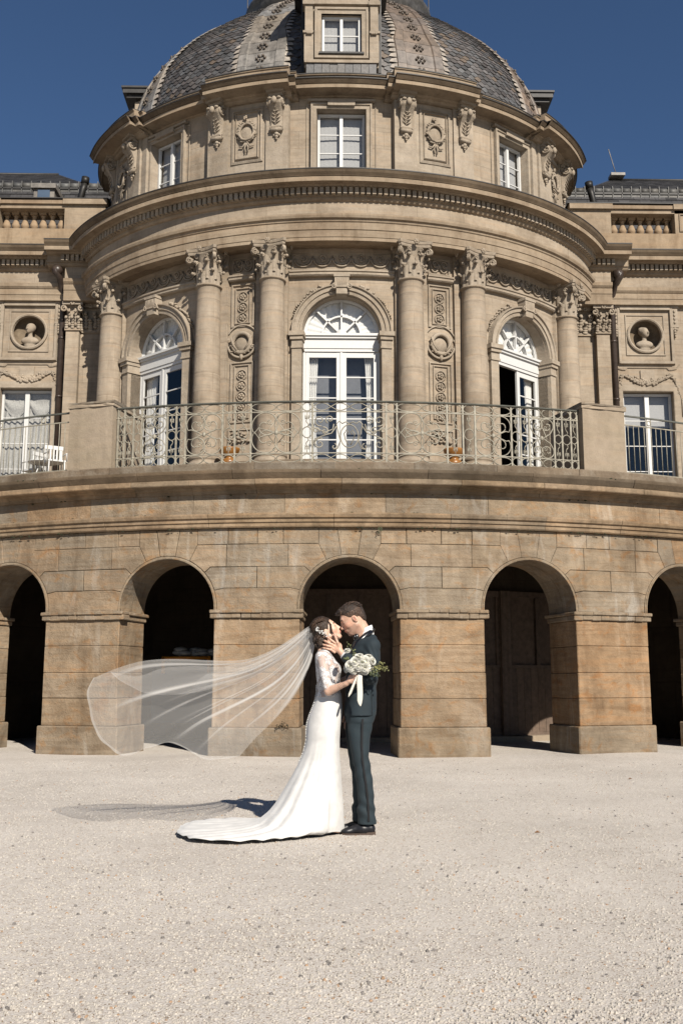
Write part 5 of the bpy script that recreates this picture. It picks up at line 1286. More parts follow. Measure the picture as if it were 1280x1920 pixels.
def lace_mat():
    m, nt, b = newmat('white_lace'); L = nt.links; co = coords(nt)
    v = N(nt, 'ShaderNodeTexVoronoi', feature='SMOOTH_F1'); v.inputs['Scale'].default_value = 21; v.inputs['Smoothness'].default_value = .2
    wn = N(nt, 'ShaderNodeTexNoise'); wn.inputs['Scale'].default_value = 26; wn.inputs['Detail'].default_value = 3; L.new(co, wn.inputs['Vector'])
    vm = N(nt, 'ShaderNodeVectorMath', operation='MULTIPLY_ADD'); vm.inputs[1].default_value = (.05, .05, .05); L.new(wn.outputs['Color'], vm.inputs[0]); L.new(co, vm.inputs[2]); L.new(vm.outputs[0], v.inputs['Vector'])
    a1 = ramp(nt, v.outputs['Distance'], [(.56, 1.), (.64, 0.)]); fine = noise(nt, 120, 2, .5, co); a2 = ramp(nt, fine, [(.40, .35), (.5, 1.)])
    al = mixc(nt, a1, a2, 1., 'MULTIPLY')
    tr = N(nt, 'ShaderNodeBsdfTransparent'); mx = N(nt, 'ShaderNodeMixShader'); sc_ = N(nt, 'ShaderNodeSeparateColor'); L.new(al, sc_.inputs[0])
    md = N(nt, 'ShaderNodeMath', operation='MAXIMUM'); md.inputs[1].default_value = .32; L.new(sc_.outputs[0], md.inputs[0]); L.new(md.outputs[0], mx.inputs[0])
    L.new(tr.outputs[0], mx.inputs[1]); L.new(b.outputs[0], mx.inputs[2]); L.new(mx.outputs[0], nt.nodes['Material Output'].inputs[0])
    b.inputs['Base Color'].default_value = (.53, .527, .535, 1); b.inputs['Roughness'].default_value = .8; bump(nt, b, v.outputs['Distance'], .6, .01); return m
M['lace'] = lace_mat()

class Head:
    def __init__(s, c, f, tilt, sc_=1., roll=0.):   # f = +1 faces +X
        s.c = np.array(c); t = R_(tilt); s.f = np.array((f*math.cos(t), 0, math.sin(t))); s.u = np.array((-f*math.sin(t), 0, math.cos(t))); s.l = np.cross(s.u, s.f)
        s.k = sc_; s.R = np.array([s.f, s.l, s.u])
    def p(s, f, l, u): return s.c+s.k*(s.f*f+s.l*l+s.u*u)
    def el(s, f, l, u, a, b, c_, k=.01, op='+', ry=0):
        R2 = s.R
        if ry: ca, sa = math.cos(ry), math.sin(ry); R2 = np.array([s.f*ca+s.u*sa, s.l, -s.f*sa+s.u*ca])
        return ellip(s.p(f, l, u), np.array((a, b, c_))*s.k, R2, k*s.k, op)
    def rc(s, a, b, ra, rb, k=.01, op='+'): return rcone(s.p(*a), s.p(*b), ra*s.k, rb*s.k, k*s.k, op)
    def loc(s, v): d = (v-s.c)/s.k; return d@s.f, d@s.l, d@s.u
    def prims(s, male):
        P = [s.el(-.010, 0, .022, .098, .077, .094), s.el(.030, 0, -.030, .066, .062, .085, .03)]
        for e in (-1, 1):
            P += [s.rc((.0, e*.052, -.066), (.062, e*.020, -.106), .020, .018, .025), s.el(.055, e*.036, -.030, .030, .026, .030, .02),
                  s.el(-.012, e*.079, -.018, .019, .008, .031, .006, '+', -.25), s.el(-.010, e*.089, -.014, .010, .006, .019, .005, '-', -.25)]
        P += [s.rc((.078, -.032, .024), (.078, .032, .024), .015 if male else .012, .015 if male else .012, .02), s.el(.074, 0, -.108, .021, .021, .017, .02),
              s.rc((.090, 0, .008), (.112, 0, -.034), .009, .0105, .014), s.el(.116, 0, -.037, .011, .011, .010, .008)]
        for e in (-1, 1):
            P += [s.el(.103, e*.012, -.041, .010, .007, .007, .006), s.el(.098, e*.033, .002, .016, .017, .012, .012, '-'), s.el(.075, e*.031, -.002, .0165, .017, .0135, .006)]
        P += [s.el(.084, 0, -.070, .022, .030, .018, .02), s.el(.101, 0, -.066, .0085, .021, .0055, .005), s.el(.098, 0, -.076, .0090, .019, .0065, .005), s.el(.108, 0, -.0712, .006, .022, .0014, .002, '-')]
        return P
    def col(s, v, male):
        f, l, u = s.loc(v); c_ = np.ones((len(v), 3)); near = (np.abs(f) < .2) & (np.abs(u) < .2)
        lip = near & (f > .088) & (np.abs(l) < .026) & (u < -.060) & (u > -.083); c_[lip] *= (.85, .55, .55)
        brow = near & (f > .062) & (np.abs(l) > .010) & (np.abs(l) < .050) & (u > .017+.1*np.abs(np.abs(l)-.03)*.2) & (u < .028); c_[brow] *= (.28, .24, .22) if male else (.35, .28, .25)
        lash = near & (f > .070) & (np.abs(l) > .018) & (np.abs(l) < .048) & (np.abs(u+.009) < .0035); c_[lash] *= (.2, .17, .17)
        cheek = near & (f > .03) & (np.abs(l) > .03) & (np.abs(u+.035) < .025); c_[cheek] *= (1.02, .92, .90)
        if male:
            ear_shade = near & (np.abs(l) > .07) & (np.abs(f+.010) < .010) & (np.abs(u+.014) < .020); c_[ear_shade] *= (.62, .45, .42)  # shade of the ear hollow painted into the skin tint
            st_ = near & (u < -.052) & (f > -.02) & ~lip & (u > -.14); c_[st_] *= (.80, .80, .82)
        return c_
def finger(pts, r0, r1, k=.004):
    n = len(pts)-1; return [rcone(pts[i], pts[i+1], r0+(r1-r0)*i/n, r0+(r1-r0)*(i+1)/n, k) for i in range(n)]
YC = 8.26
# ---- groom ------------------------------------------------------
gr = thing('person', 'man in dark petrol-blue suit and bow tie kissing the bride, hand on her neck', 'person', (-.14, YC, 0))
gh = Head((-.186, YC-.012, 1.712), -1, -28, 1.0)
gh.u[:] = gh.u   # head pitched forward
gh = Head((-.196, YC-.012, 1.710), -1, -29, 1.0)
GB = gh.prims(True)
neckb = (-.075, YC, 1.545)
GB += [rcone(gh.p(-.028, 0, -.05), neckb, .056, .060, .03), rcone(gh.p(.02, 0, -.085), (-.11, YC, 1.545), .035, .045, .03)]
GB += [stack([(1.52, -.085, YC, .07, .10), (1.44, -.09, YC, .09, .16), (1.30, -.11, YC, .10, .15), (1.12, -.125, YC, .095, .13), (.98, -.13, YC, .095, .14), (.88, -.14, YC, .08, .13)], .04)]
for e, kx in ((-1, 0), (1, -.02)):
    GB += [rcone((-.14+kx, YC+e*.08, .92), (-.13+kx, YC+e*.09, .52), .065, .045, .03), rcone((-.13+kx, YC+e*.09, .52), (-.075+kx*2, YC+e*.09, .09), .042, .032, .02), rcone((-.06+kx*2, YC+e*.09, .05), (-.17+kx*2, YC+e*.09, .035), .03, .022, .01)]
shL = (-.040, YC-.175, 1.475); elL = (-.060, YC-.20, 1.225); wrL = (-.268, YC-.092, 1.405)
shR = (-.07, YC+.175, 1.475); elR = (-.11, YC+.21, 1.20); wrR = (-.20, YC+.17, .97)
GB += [rcone((-.08, YC-.10, 1.49), shL, .05, .045, .03), rcone(shL, elL, .043, .036, .02), rcone(elL, wrL, .036, .026, .015), rcone((-.08, YC+.10, 1.49), shR, .05, .045, .03), rcone(shR, elR, .043, .036, .02), rcone(elR, wrR, .036, .026, .015)]
# left hand cupping the bride's neck: palm, four fingers wrapping back, thumb along the cheek
HY = YC-.083
palm = [rcone(wrL, (-.300, HY, 1.440), .026, .026, .012), ellip((-.322, HY+.002, 1.470), (.040, .018, .043), [(.75, 0, -.66), (0, 1, 0), (.66, 0, .75)], .012)]
GB += palm
kn = [(-.352, 1.512), (-.366, 1.492), (-.372, 1.471), (-.372, 1.448)]
tips = [(-.397, 1.548), (-.418, 1.518), (-.429, 1.488), (-.430, 1.462)]
for (kx, kz), (tx, tz), r in zip(kn, tips, (.0098, .0102, .0096, .0085)):
    GB += finger([(kx+.030, HY-.002, kz-.022), (kx, HY-.012, kz), ((kx+tx)/2-.004, HY-.014, (kz+tz)/2+.002), (tx, HY+.002, tz), (tx-.010, HY+.022, tz+.004)], r, r*.82)
GB += finger([(-.306, HY-.004, 1.462), (-.318, HY-.016, 1.505), (-.333, HY-.012, 1.545), (-.345, HY-.004, 1.580)], .0125, .0092)
# right hand hanging, relaxed
GB += [ellip((-.232, YC+.15, .915), (.018, .036, .046), None, .012)]
for i in range(4): GB += finger([(-.235, YC+.125+.019*i, .885), (-.250, YC+.122+.019*i, .850), (-.252, YC+.122+.019*i, .822-.004*abs(i-1.5)), (-.244, YC+.124+.019*i, .802)], .0092, .0075)
GB += finger([(-.235, YC+.115, .93), (-.262, YC+.105, .90), (-.272, YC+.108, .868)], .0115, .009)
gbody = sdf_obj('body', GB, (-.50, YC-.32, -.02), (.10, YC+.32, 1.86), .0045, M['skin_g'], gr, col=lambda v: gh.col(v, True))
def face_bits(hd, par, mat, male):
    q = MB()
    for e in (-1, 1):
        q.tube([hd.p(.085-.010*abs(t), e*(.019+.028*(t+1)/2), .022+.005*math.sin(PI*(t+1)/2)) for t in (-1, -.5, 0, .5, 1)], [.003, .0042, .004, .003, .002] if male else [.002, .003, .003, .002, .0015], 5)
    q.build('eyebrow', mat, par)
    q = MB()
    for e in (-1, 1): q.tube([hd.p(.0905-.007*abs(t)**1.5-.003*max(0, t), e*(.031+.014*t), -.0085-.003*(1-t*t)) for t in (-1, -.5, 0, .5, 1)], .0022, 5)
    q.build('eyelashes', mat, par)
face_bits(gh, gr, M['hair_g'], True)
# hair
def curly(name, prims, lo, hi, mat, parent, locks, h=.004):
    o = sdf_obj(name, prims, lo, hi, h, mat, parent)
    return o
GH = [gh.el(-.016, 0, .034, .101, .082, .092, .008), gh.el(.010, 0, .085, .078, .060, .040, .02), gh.rc((.060, .02, .085), (.098, .01, .088), .028, .016, .015), gh.rc((.055, -.03, .078), (.088, -.03, .080), .026, .014, .015),
      gh.el(-.075, 0, -.02, .035, .058, .055, .02),
      gh.el(.118, 0, -.022, .098, .2, .100, .008, '-'), gh.el(.03, -.07, -.085, .075, .06, .075, .012, '-'), gh.el(.03, .07, -.085, .075, .06, .075, .012, '-'), gh.el(-.012, -.09, -.022, .024, .03, .034, .004, '-'), gh.el(-.012, .09, -.022, .024, .03, .034, .004, '-'), gh.el(.0, 0, -.14, .2, .2, .065, .01, '-')]
rr = random.Random(12)
for k in range(60):
    a = rr.uniform(-.07, .07); b = rr.uniform(-.055, .055); z = .115-4*b*b*1.2-2.2*a*a; GH.append(gh.rc((a-.012, b, z-.01), (a+.016, b+rr.uniform(-.012, .012), z+rr.uniform(.0, .012)), .009, .004, .006))
sdf_obj('hair', GH, gh.c-.16, gh.c+.16, .004, M['hair_g'], gr, col=lambda v: np.where((np.abs(gh.loc(v)[1]) > .05)[:, None] & (gh.loc(v)[2] < .055)[:, None], np.array((1.9, 1.75, 1.6)), np.ones(3))*np.ones((len(v), 3)))
gs_ = MB(); rr = random.Random(61)
for k in range(130):      # combed-back locks, longer on top
    l0 = rr.uniform(-.058, .058); f0 = rr.uniform(-.07, .085); pts = []
    for i in range(5):
        f_ = f0-.016*i+.006; u_ = .030+.094*math.sqrt(max(.05, 1-((f_+.014)/.112)**2-(l0/.085)**2))+.004+.004*math.sin(i*1.2+k)+(.014*max(0, f_-.02)/.07)
        pts.append(gh.p(f_, l0+.004*math.sin(i+k), u_))
    v = rr.choice((.6, 1, 1.5, 2.4)); gs_.tube(pts, [.001, .0035, .004, .003, .0012], 4, tint=(v, v*.95, v*.9))
gs_.build('hair_strands', M['hair_g'], gr)
# jacket
JZ = [(1.575, -.070, .058, .060), (1.555, -.072, .078, .095), (1.53, -.082, .096, .150), (1.495, -.088, .108, .188), (1.44, -.094, .126, .195), (1.36, -.103, .134, .190), (1.25, -.115, .130, .178), (1.15, -.122, .125, .170), (1.05, -.128, .127, .176), (.97, -.132, .130, .186), (.925, -.134, .130, .190)]
JP = [stack([(z, cx, YC, rx, ry) for z, cx, rx, ry in JZ], .03)]
JP += [rcone((-.075, YC-.14, 1.485), shL, .062, .064, .04), rcone(shL, elL, .063, .056, .02), rcone(elL, (-.245, YC-.103, 1.386), .056, .042, .015), rcone((-.075, YC+.14, 1.485), shR, .062, .064, .04), rcone(shR, elR, .063, .054, .02), rcone(elR, (-.195, YC+.175, 1.0), .052, .043, .015)]
JP += [stack([(1.70, -.06, YC, .068, .066), (1.55, -.10, YC, .060, .064)], .005, '-')]
def jw(f, X, Y, Z):
    w_ = np.exp(-((X+.09)**2+(Y-(YC-.2))**2+(Z-1.30)**2)/.015)
    f = f+.010*w_*np.sin(80*(Z*.8+X*.9)+9*np.sin(14*X)) ; f = f+.0028*np.sin(24*Z+16*X+11*Y)*np.sin(17*Y-9*Z)
    return f+.0035*np.sin(52*(Z-1.0)+30*X)*np.exp(-((Z-1.16)/.10)**2)
jk = sdf_obj('jacket', JP, (-.36, YC-.32, .88), (.12, YC+.34, 1.62), .0065, M['suit'], gr, post=jw)
sb_ = MB()
def jsurf(x, z, e=-1, lift=.004):     # point on the jacket's flank
    zs = [r[0] for r in JZ][::-1]; cx, rx, ry = [float(np.interp(z, zs, [r[i] for r in JZ][::-1])) for i in (1, 2, 3)]
    u = min(.98, abs((x-cx)/rx)); return (x, YC+e*(ry*(1-u**2.3)**(1/2.3)+lift), z)
def strip(mb, pts, w_, e=-1, lift=.006, tint=(1, 1, 1)):
    P = []
    for i, (x, z) in enumerate(pts):
        a = pts[max(0, i-1)]; b = pts[min(len(pts)-1, i+1)]; L = math.hypot(b[0]-a[0], b[1]-a[1]) or 1; n = (-(b[1]-a[1])/L, (b[0]-a[0])/L); ww = w_[i] if isinstance(w_, list) else w_
        for q in (-1, 0, 1): P.append(jsurf(x+n[0]*ww*q, z+n[1]*ww*q, e, lift+(.003 if q == 0 else 0)))
    mb.grid(P, len(pts), 3, None, False, tint)
lp = MB()
for e in (-1, 1):
    lp.tube([(-.030, YC+e*.025, 1.600), (-.050, YC+e*.066, 1.592), (-.085, YC+e*.098, 1.566), (-.125, YC+e*.112, 1.530), (-.160, YC+e*.118, 1.490), (-.190, YC+e*.116, 1.445), (-.212, YC+e*.095, 1.395), (-.224, YC+e*.06, 1.34)], [.012, .020, .024, .026, .027, .026, .022, .008], 8)
lp.tube([(-.035, YC-.03, 1.612), (-.022, YC, 1.615), (-.035, YC+.03, 1.612)], .016, 6)
lp.build('lapel', M['satin'], gr)
sh_ = MB(); P = []
for i in range(24):
    a = 2*PI*i/24; cx, cy = -.083, YC
    for k, (r, z) in enumerate(((.066, 1.55), (.066, 1.585), (.062, 1.625), (.058, 1.628), (.058, 1.59))): P.append((cx+r*1.02*math.cos(a)-.02*(z-1.55)/.07*.6, cy+r*math.sin(a), z-.035*(1-math.cos(a+PI)*-1)*0+.028*math.cos(a)))
sh_.grid(P, 24, 5, None, True)
for e in (-1, 1): sh_.add([(-.145, YC+e*.01, 1.578), (-.118, YC+e*.055, 1.600), (-.125, YC+e*.058, 1.555), (-.155, YC+e*.03, 1.545)], [(0, 1, 2, 3)])
sh_.build('shirt_collar', M['shirt'], gr)
sf = sdf_obj('shirt_front', [stack([(1.57, -.10, YC, .05, .045), (1.50, -.125, YC, .07, .05), (1.40, -.14, YC, .092, .05), (1.25, -.15, YC, .097, .03)], .02)], (-.27, YC-.08, 1.2), (0, YC+.08, 1.6), .007, M['shirt'], gr)
bt = MB()
for e in (-1, 1): bt.blob((-.168, YC+e*.032, 1.553), (.014, .034, .026), Matrix.Rotation(e*.5, 3, 'Z'), 8, 6)
bt.blob((-.174, YC, 1.553), .014, None, 7, 5); bt.blob((-.16, YC-.045, 1.553), (.02, .018, .03), None, 8, 6); bt.build('bow_tie', M['satin'], gr)
cf = MB(); d = Vector((-.268+.245, .011, 1.405-1.386)).normalized(); c0 = Vector((-.252, YC-.101, 1.391)); cf.tube([c0, c0+d*.028], [.036, .033], 14); cf.build('shirt_cuff', M['shirt'], gr)
bt2 = MB(); strip(bt2, [(-.045, 1.11-.02*i) for i in range(2)]+[(-.045, 1.0), (-.042, .93)], .0018, -1, .004); strip(bt2, [(-.165, 1.13), (-.10, 1.128)], .006, -1, .004); bt2.build('pocket_welt', M['satin'], gr)
sm = MB(); rngz = [shL, elL]; sm.build('seam', M['satin'], gr) if False else None
# trousers: near leg (camera side) and far leg
TF = [(.96, -.252, -.012), (.85, -.240, -.040), (.72, -.225, -.060), (.60, -.205, -.068), (.50, -.185, -.052), (.40, -.168, -.036), (.30, -.160, -.028), (.22, -.157, -.024), (.17, -.165, -.020), (.12, -.160, -.014), (.085, -.158, -.012)]
TP = [stack([(z, (a+b)/2, YC-.085+(.0 if z < .8 else .02*(z-.8)*6), (b-a)/2, .088-(.96-z)*.018) for z, a, b in TF], .02), stack([(z, (a+b)/2-.012-.03*(1-z), YC+.085, (b-a)/2*.97, .085-(.96-z)*.015) for z, a, b in TF], .02), stack([(1.02, -.13, YC, .118, .16), (.96, -.13, YC, .122, .17), (.88, -.135, YC, .112, .16)], .03)]
def tw(f, X, Y, Z):
    a = np.exp(-((Z-.20)/.09)**2); b = np.exp(-((Z-.50)/.12)**2); c_ = np.exp(-((Z-.84)/.10)**2)
    f = f+.0055*a*np.sin(60*Z+44*X+10*Y)+.0035*b*np.sin(46*Z-40*X+8*Y)+.0035*c_*np.sin(40*Z+30*X+6*Y)
    return f+.002*np.sin(25*Z+31*X)*np.sin(19*Y+7*Z)
sdf_obj('trousers', TP, (-.34, YC-.22, .05), (.04, YC+.22, 1.08), .006, M['trouser'], gr, post=tw)
ts = MB(); P = []
for z, x in ((.90, -.120), (.80, -.125), (.70, -.128), (.60, -.124), (.50, -.112), (.40, -.096), (.30, -.084), (.22, -.078), (.16, -.076), (.11, -.074)):
    a, b = float(np.interp(-z, [-r[0] for r in TF], [r[1] for r in TF])), float(np.interp(-z, [-r[0] for r in TF], [r[2] for r in TF])); ry = .088-(.96-z)*.018
    y = YC-.085-ry-.0065+(.012 if z > .85 else 0)*0
    for q in (-1, 0, 1): P.append((x+q*.0085, y-(.001 if q == 0 else 0), z))
ts.grid(P, 10, 3); ts.build('side_stripe', M['satin'], gr)
for e, dx, nm in ((-1, 0, 'shoe'), (1, -.022, 'shoe')):
    y = YC+e*.088; x0 = -.02+dx; L_ = .275
    S = [rcone((x0-.035, y, .042), (x0-.10, y, .046), .036, .036, .02), rcone((x0-.10, y, .045), (x0-.215, y-.004, .032), .038, .026, .03), ellip((x0-.225, y-.004, .028), (.045, .036, .022), None, .02), rcone((x0-.045, y, .06), (x0-.065, y, .105), .034, .034, .02), rcone((x0-.10, y, .065), (x0-.165, y, .052), .024, .018, .02), ellip((x0-.12, y, -.03), (.3, .2, .041), None, .002, '-')]
    so_ = sdf_obj(nm, S, (x0-.30, y-.07, -.005), (x0+.03, y+.07, .15), .0045, M['leather'], gr)
    q = MB(); pl_ = [(-.002, 0), (-.004, .030), (-.03, .037), (-.09, .034), (-.15, .040), (-.21, .040), (-.255, .028), (-.268, .01), (-.268, -.012), (-.255, -.028), (-.21, -.038), (-.15, -.036), (-.09, -.031), (-.03, -.035), (-.004, -.028)]
    q.grid([(x0+a, y+b, z) for a, b in pl_ for z in (.001, .014)], len(pl_), 2, None, True); q.poly([(x0+a, y+b, .014) for a, b in pl_]); q.box(x0-.07, x0+.002, y-.03, y+.03, .0, .024); q.build('sole', M['sole'], so_)
    q = MB()
    for k in range(4): q.tube([(x0-.115-.014*k, y-.018, .088-.007*k), (x0-.118-.014*k, y, .094-.007*k), (x0-.115-.014*k, y+.018, .088-.007*k)], .0025, 4)
    q.build('laces', M['satin'], so_)
# ---- bride ------------------------------------------------------
brd = thing('person', 'woman in a white lace wedding dress with a long veil blown out behind her', 'person', (-.42, YC, 0))
bh = Head((-.412, YC+.005, 1.612), 1, 30, .93)
nb_ = (-.425, YC, 1.445)
BB = bh.prims(False)+[rcone(bh.p(-.030, 0, -.045), nb_, .047, .050, .03), rcone(bh.p(.015, 0, -.075), (-.395, YC, 1.45), .03, .035, .025)]
BT = [(1.44, -.430, .050, .085), (1.41, -.430, .066, .135), (1.37, -.418, .080, .150), (1.32, -.400, .094, .140), (1.27, -.395, .098, .130), (1.20, -.392, .092, .118), (1.12, -.390, .092, .112), (1.07, -.392, .098, .120)]
BB += [stack([(z, cx, YC, rx-.008, ry-.008) for z, cx, rx, ry in BT]+[(.98, -.41, YC, .085, .105), (.88, -.42, YC, .08, .10)], .03)]
sR = (-.448, YC-.135, 1.392); eR = (-.392, YC-.175, 1.118); wR = (-.252, YC-.275, 1.180)
sL_ = (-.42, YC+.135, 1.392); eL_ = (-.36, YC+.19, 1.15); wL_ = (-.24, YC+.17, 1.22)
BB += [rcone((-.43, YC-.08, 1.40), sR, .042, .040, .03), rcone(sR, eR, .040, .032, .02), rcone(eR, wR, .035, .0215, .015), rcone((-.42, YC+.08, 1.40), sL_, .042, .04, .03), rcone(sL_, eL_, .038, .032, .02), rcone(eL_, wL_, .032, .022, .015), ellip((-.205, YC+.165, 1.24), (.04, .012, .03), None, .01)]
for e in (-1, 1): BB += [rcone((-.42, YC+e*.055, .88), (-.41, YC+e*.06, .48), .060, .045, .03), rcone((-.41, YC+e*.07, .48), (-.40, YC+e*.07, .09), .045, .030, .02), rcone((-.39, YC+e*.07, .05), (-.31, YC+e*.07, .03), .026, .02, .01)]
# right hand gripping the bouquet stem
hc = np.array((-.208, YC-.305, 1.212)); BB += [rcone(wR, hc-(.02, -.012, .012), .021, .021, .01), ellip(hc, (.033, .015, .036), [(.85, -.35, .35), (.3, .93, .1), (-.35, .0, .93)], .01)]
for i in range(4):
    z = 1.238-.019*i; BB += finger([(-.196, YC-.318, z), (-.172, YC-.342, z+.002), (-.152, YC-.336, z-.002), (-.150, YC-.312, z-.005), (-.163, YC-.300, z-.005)], .0088-.0004*i, .007)
BB += finger([(-.205, YC-.292, 1.236), (-.186, YC-.300, 1.256), (-.163, YC-.318, 1.262)], .010, .008)
sdf_obj('body', BB, (-.56, YC-.38, -.01), (-.13, YC+.26, 1.74), .0045, M['skin_b'], brd, col=lambda v: bh.col(v, False)*np.where((np.linalg.norm(v-np.array((-.30, YC-.27, 1.165)), axis=1) < .035)[:, None] & (np.sin(v[:, 0]*300)*np.sin(v[:, 2]*350+1) > .45)[:, None], .45, 1.))
face_bits(bh, brd, M['hair_b'], False)
BH = [bh.el(-.020, 0, .032, .106, .086, .098, .01), bh.el(-.050, 0, .065, .080, .075, .06, .02), bh.el(.118, 0, -.030, .100, .2, .105, .012, '-'), bh.el(.04, -.08, -.09, .085, .06, .08, .01, '-'), bh.el(.04, .08, -.09, .085, .06, .08, .01, '-'), bh.el(-.008, -.10, -.022, .026, .03, .036, .004, '-')]
bun = bh.p(-.085, 0, -.055)
rr = random.Random(21)
def swirl(c_, r, n, seed):
    out = []; q = random.Random(seed)
    for k in range(n):
        a0 = q.uniform(0, 2*PI); tilt = q.uniform(-1, 1); m = 7; pts = []
        for i in range(m):
            a = a0+i*.32; s_ = math.sqrt(max(0, 1-tilt*tilt*.8)); p = np.array((math.cos(a)*s_*r[0], tilt*.92*r[1]+.012*math.sin(a*2+k), math.sin(a)*s_*r[2])); pts.append(c_+p)
        out += [rcone(pts[i], pts[i+1], .0105*math.sin(PI*(i+.6)/m)+.003, .0105*math.sin(PI*(i+1.6)/m)+.003, .003) for i in range(m-1)]
    return out
BH += [ellip(bun, (.056, .056, .060), None, .02)]+swirl(bun, (.056, .058, .060), 26, 3)
sdf_obj('hair', BH, bh.c-.20, bh.c+.17, .004, M['hair_b'], brd)
hl = MB()
for k in range(70):      # combed locks over the crown towards the bun
    l0 = rr.uniform(-.98, .98); pts = []
    for i in range(9):
        u = i/8; a = R_(52+118*u); rad = 1.03+rr.uniform(0, .012); lw_ = l0*(1-.35*u**2)
        pts.append(bh.p(-.022+.108*rad*math.cos(a)*math.sqrt(1-.55*lw_**2), .090*lw_*rad, .033+.098*rad*math.sin(a)*math.sqrt(1-.75*lw_**2)))
    v = rr.choice((.6, .9, 1.2, 1.9)); hl.tube(pts, [.0015, .004, .005, .005, .005, .005, .005, .004, .002], 4, tint=(v, v*.95, v*.9))
for e in (-1, 1):        # loose face-framing strands
    for k in range(4): hl.tube([bh.p(.055, e*.062, .060), bh.p(.062-.004*k, e*.074, .02), bh.p(.040-.006*k, e*.080, -.04), bh.p(.034+.006*k, e*.078, -.09), bh.p(.044+.010*k, e*.074, -.135)], [.002, .0028, .0025, .002, .001], 4)
hl.build('hair_strands', M['hair_b'], brd)
er = MB(); ep = bh.p(-.006, -.088, -.055); er.blob(ep, .006, None, 6, 5); er.blob(ep+np.array((0, 0, -.012)), .005, None, 6, 5); er.build('earring', M['pearl'], brd)
hp = MB(); rr = random.Random(31)
for k in range(60):
    u = k/59; p = bh.p(-.075+.055*u, -.080+.012*math.sin(u*3), .045-.085*u**1.2); p = p+np.array([rr.gauss(0, .006), rr.gauss(0, .005)-.006, rr.gauss(0, .008)])
    if k % 3: hp.blob(p, rr.uniform(.003, .0055), None, 6, 4)
    else: hp.blob(p, (.009, .003, .005), Matrix.Rotation(rr.uniform(0, 3), 3, 'Y'), 6, 4)
hp.build('floral_comb', M['pearl'], brd)
# bodice and sleeves
LP_ = [stack([(z, cx, YC, rx+.003, ry+.003) for z, cx, rx, ry in BT], .02), rcone((-.43, YC-.08, 1.398), sR, .046, .046, .03), rcone(sR, (-.398, YC-.171, 1.140), .046, .041, .02), rcone((-.42, YC+.08, 1.398), sL_, .046, .046, .03), rcone(sL_, (-.366, YC+.185, 1.17), .044, .038, .02),
       ellip((-.345, YC-.055, 1.29), (.055, .058, .055), None, .03), ellip((-.345, YC+.055, 1.29), (.055, .058, .055), None, .03), rcone((-.43, YC, 1.60), (-.41, YC, 1.425), .075, .075, .01, '-'), ellip((-.394, YC-.19, 1.09), (.07, .07, .038), None, .004, '-')]
sdf_obj('lace_bodice', LP_, (-.56, YC-.27, 1.02), (-.25, YC+.27, 1.47), .0055, M['lace'], brd)
BP_ = [stack([(1.345, -.405, YC, .080, .118), (1.30, -.398, YC, .089, .128), (1.20, -.392, YC, .088, .115), (1.12, -.390, YC, .090, .110), (1.07, -.392, YC, .097, .118)], .02), ellip((-.345, YC-.055, 1.29), (.050, .053, .05), None, .03), ellip((-.345, YC+.055, 1.29), (.050, .053, .05), None, .03)]
M['nude'] = cloth_mat('nude_lining', (.66, .47, .37), .7); sdf_obj('bodice_lining', BP_, (-.52, YC-.17, 1.03), (-.26, YC+.17, 1.4), .007, M['nude'], brd)
# skirt with train: rings between the waist and a hem outline on the gravel
HEM = [(-.262, 8.33), (-.275, 8.22), (-.34, 8.13), (-.46, 8.03), (-.60, 7.93), (-.75, 7.83), (-.90, 7.76), (-1.06, 7.73), (-1.22, 7.75), (-1.36, 7.81), (-1.47, 7.90), (-1.55, 8.05), (-1.60, 8.22), (-1.62, 8.42), (-1.60, 8.62), (-1.53, 8.80), (-1.42, 8.92), (-1.28, 8.97), (-1.12, 8.93), (-.96, 8.86), (-.80, 8.76), (-.66, 8.66), (-.52, 8.56), (-.40, 8.50), (-.30, 8.44)]
hemA = np.array(HEM+[HEM[0]]); hl_ = np.concatenate([[0], np.cumsum(np.hypot(*np.diff(hemA, axis=0).T))])
NP_ = 288
def hem_at(u): s = u*hl_[-1]; return np.interp(s, hl_, hemA[:, 0]), np.interp(s, hl_, hemA[:, 1])
SK = MB(); P = []
ZV = [1.105, 1.08, 1.04, .99, .93, .87, .81, .74, .67, .60, .53, .46, .40, .34, .28, .23, .18, .14, .105, .078, .056, .04, .028, .02, .014, .012]
BK = [(1.105, -.486), (1.04, -.500), (.99, -.518), (.93, -.543), (.87, -.562), (.81, -.570), (.72, -.570), (.638, -.590), (.551, -.628), (.42, -.70), (.304, -.774), (.23, -.82), (.163, -.875), (.12, -.93), (.08, -1.01), (.05, -1.12), (.03, -1.25), (.018, -1.42), (.012, -1.62)]
FT = [(1.105, -.288), (1.04, -.281), (.97, -.277), (.90, -.280), (.84, -.290), (.74, -.301), (.60, -.301), (.45, -.292), (.30, -.282), (.15, -.270), (.03, -.260), (0, -.258)]
ib = lambda tab, z: float(np.interp(-z, [-a for a, _ in tab], [b for _, b in tab]))
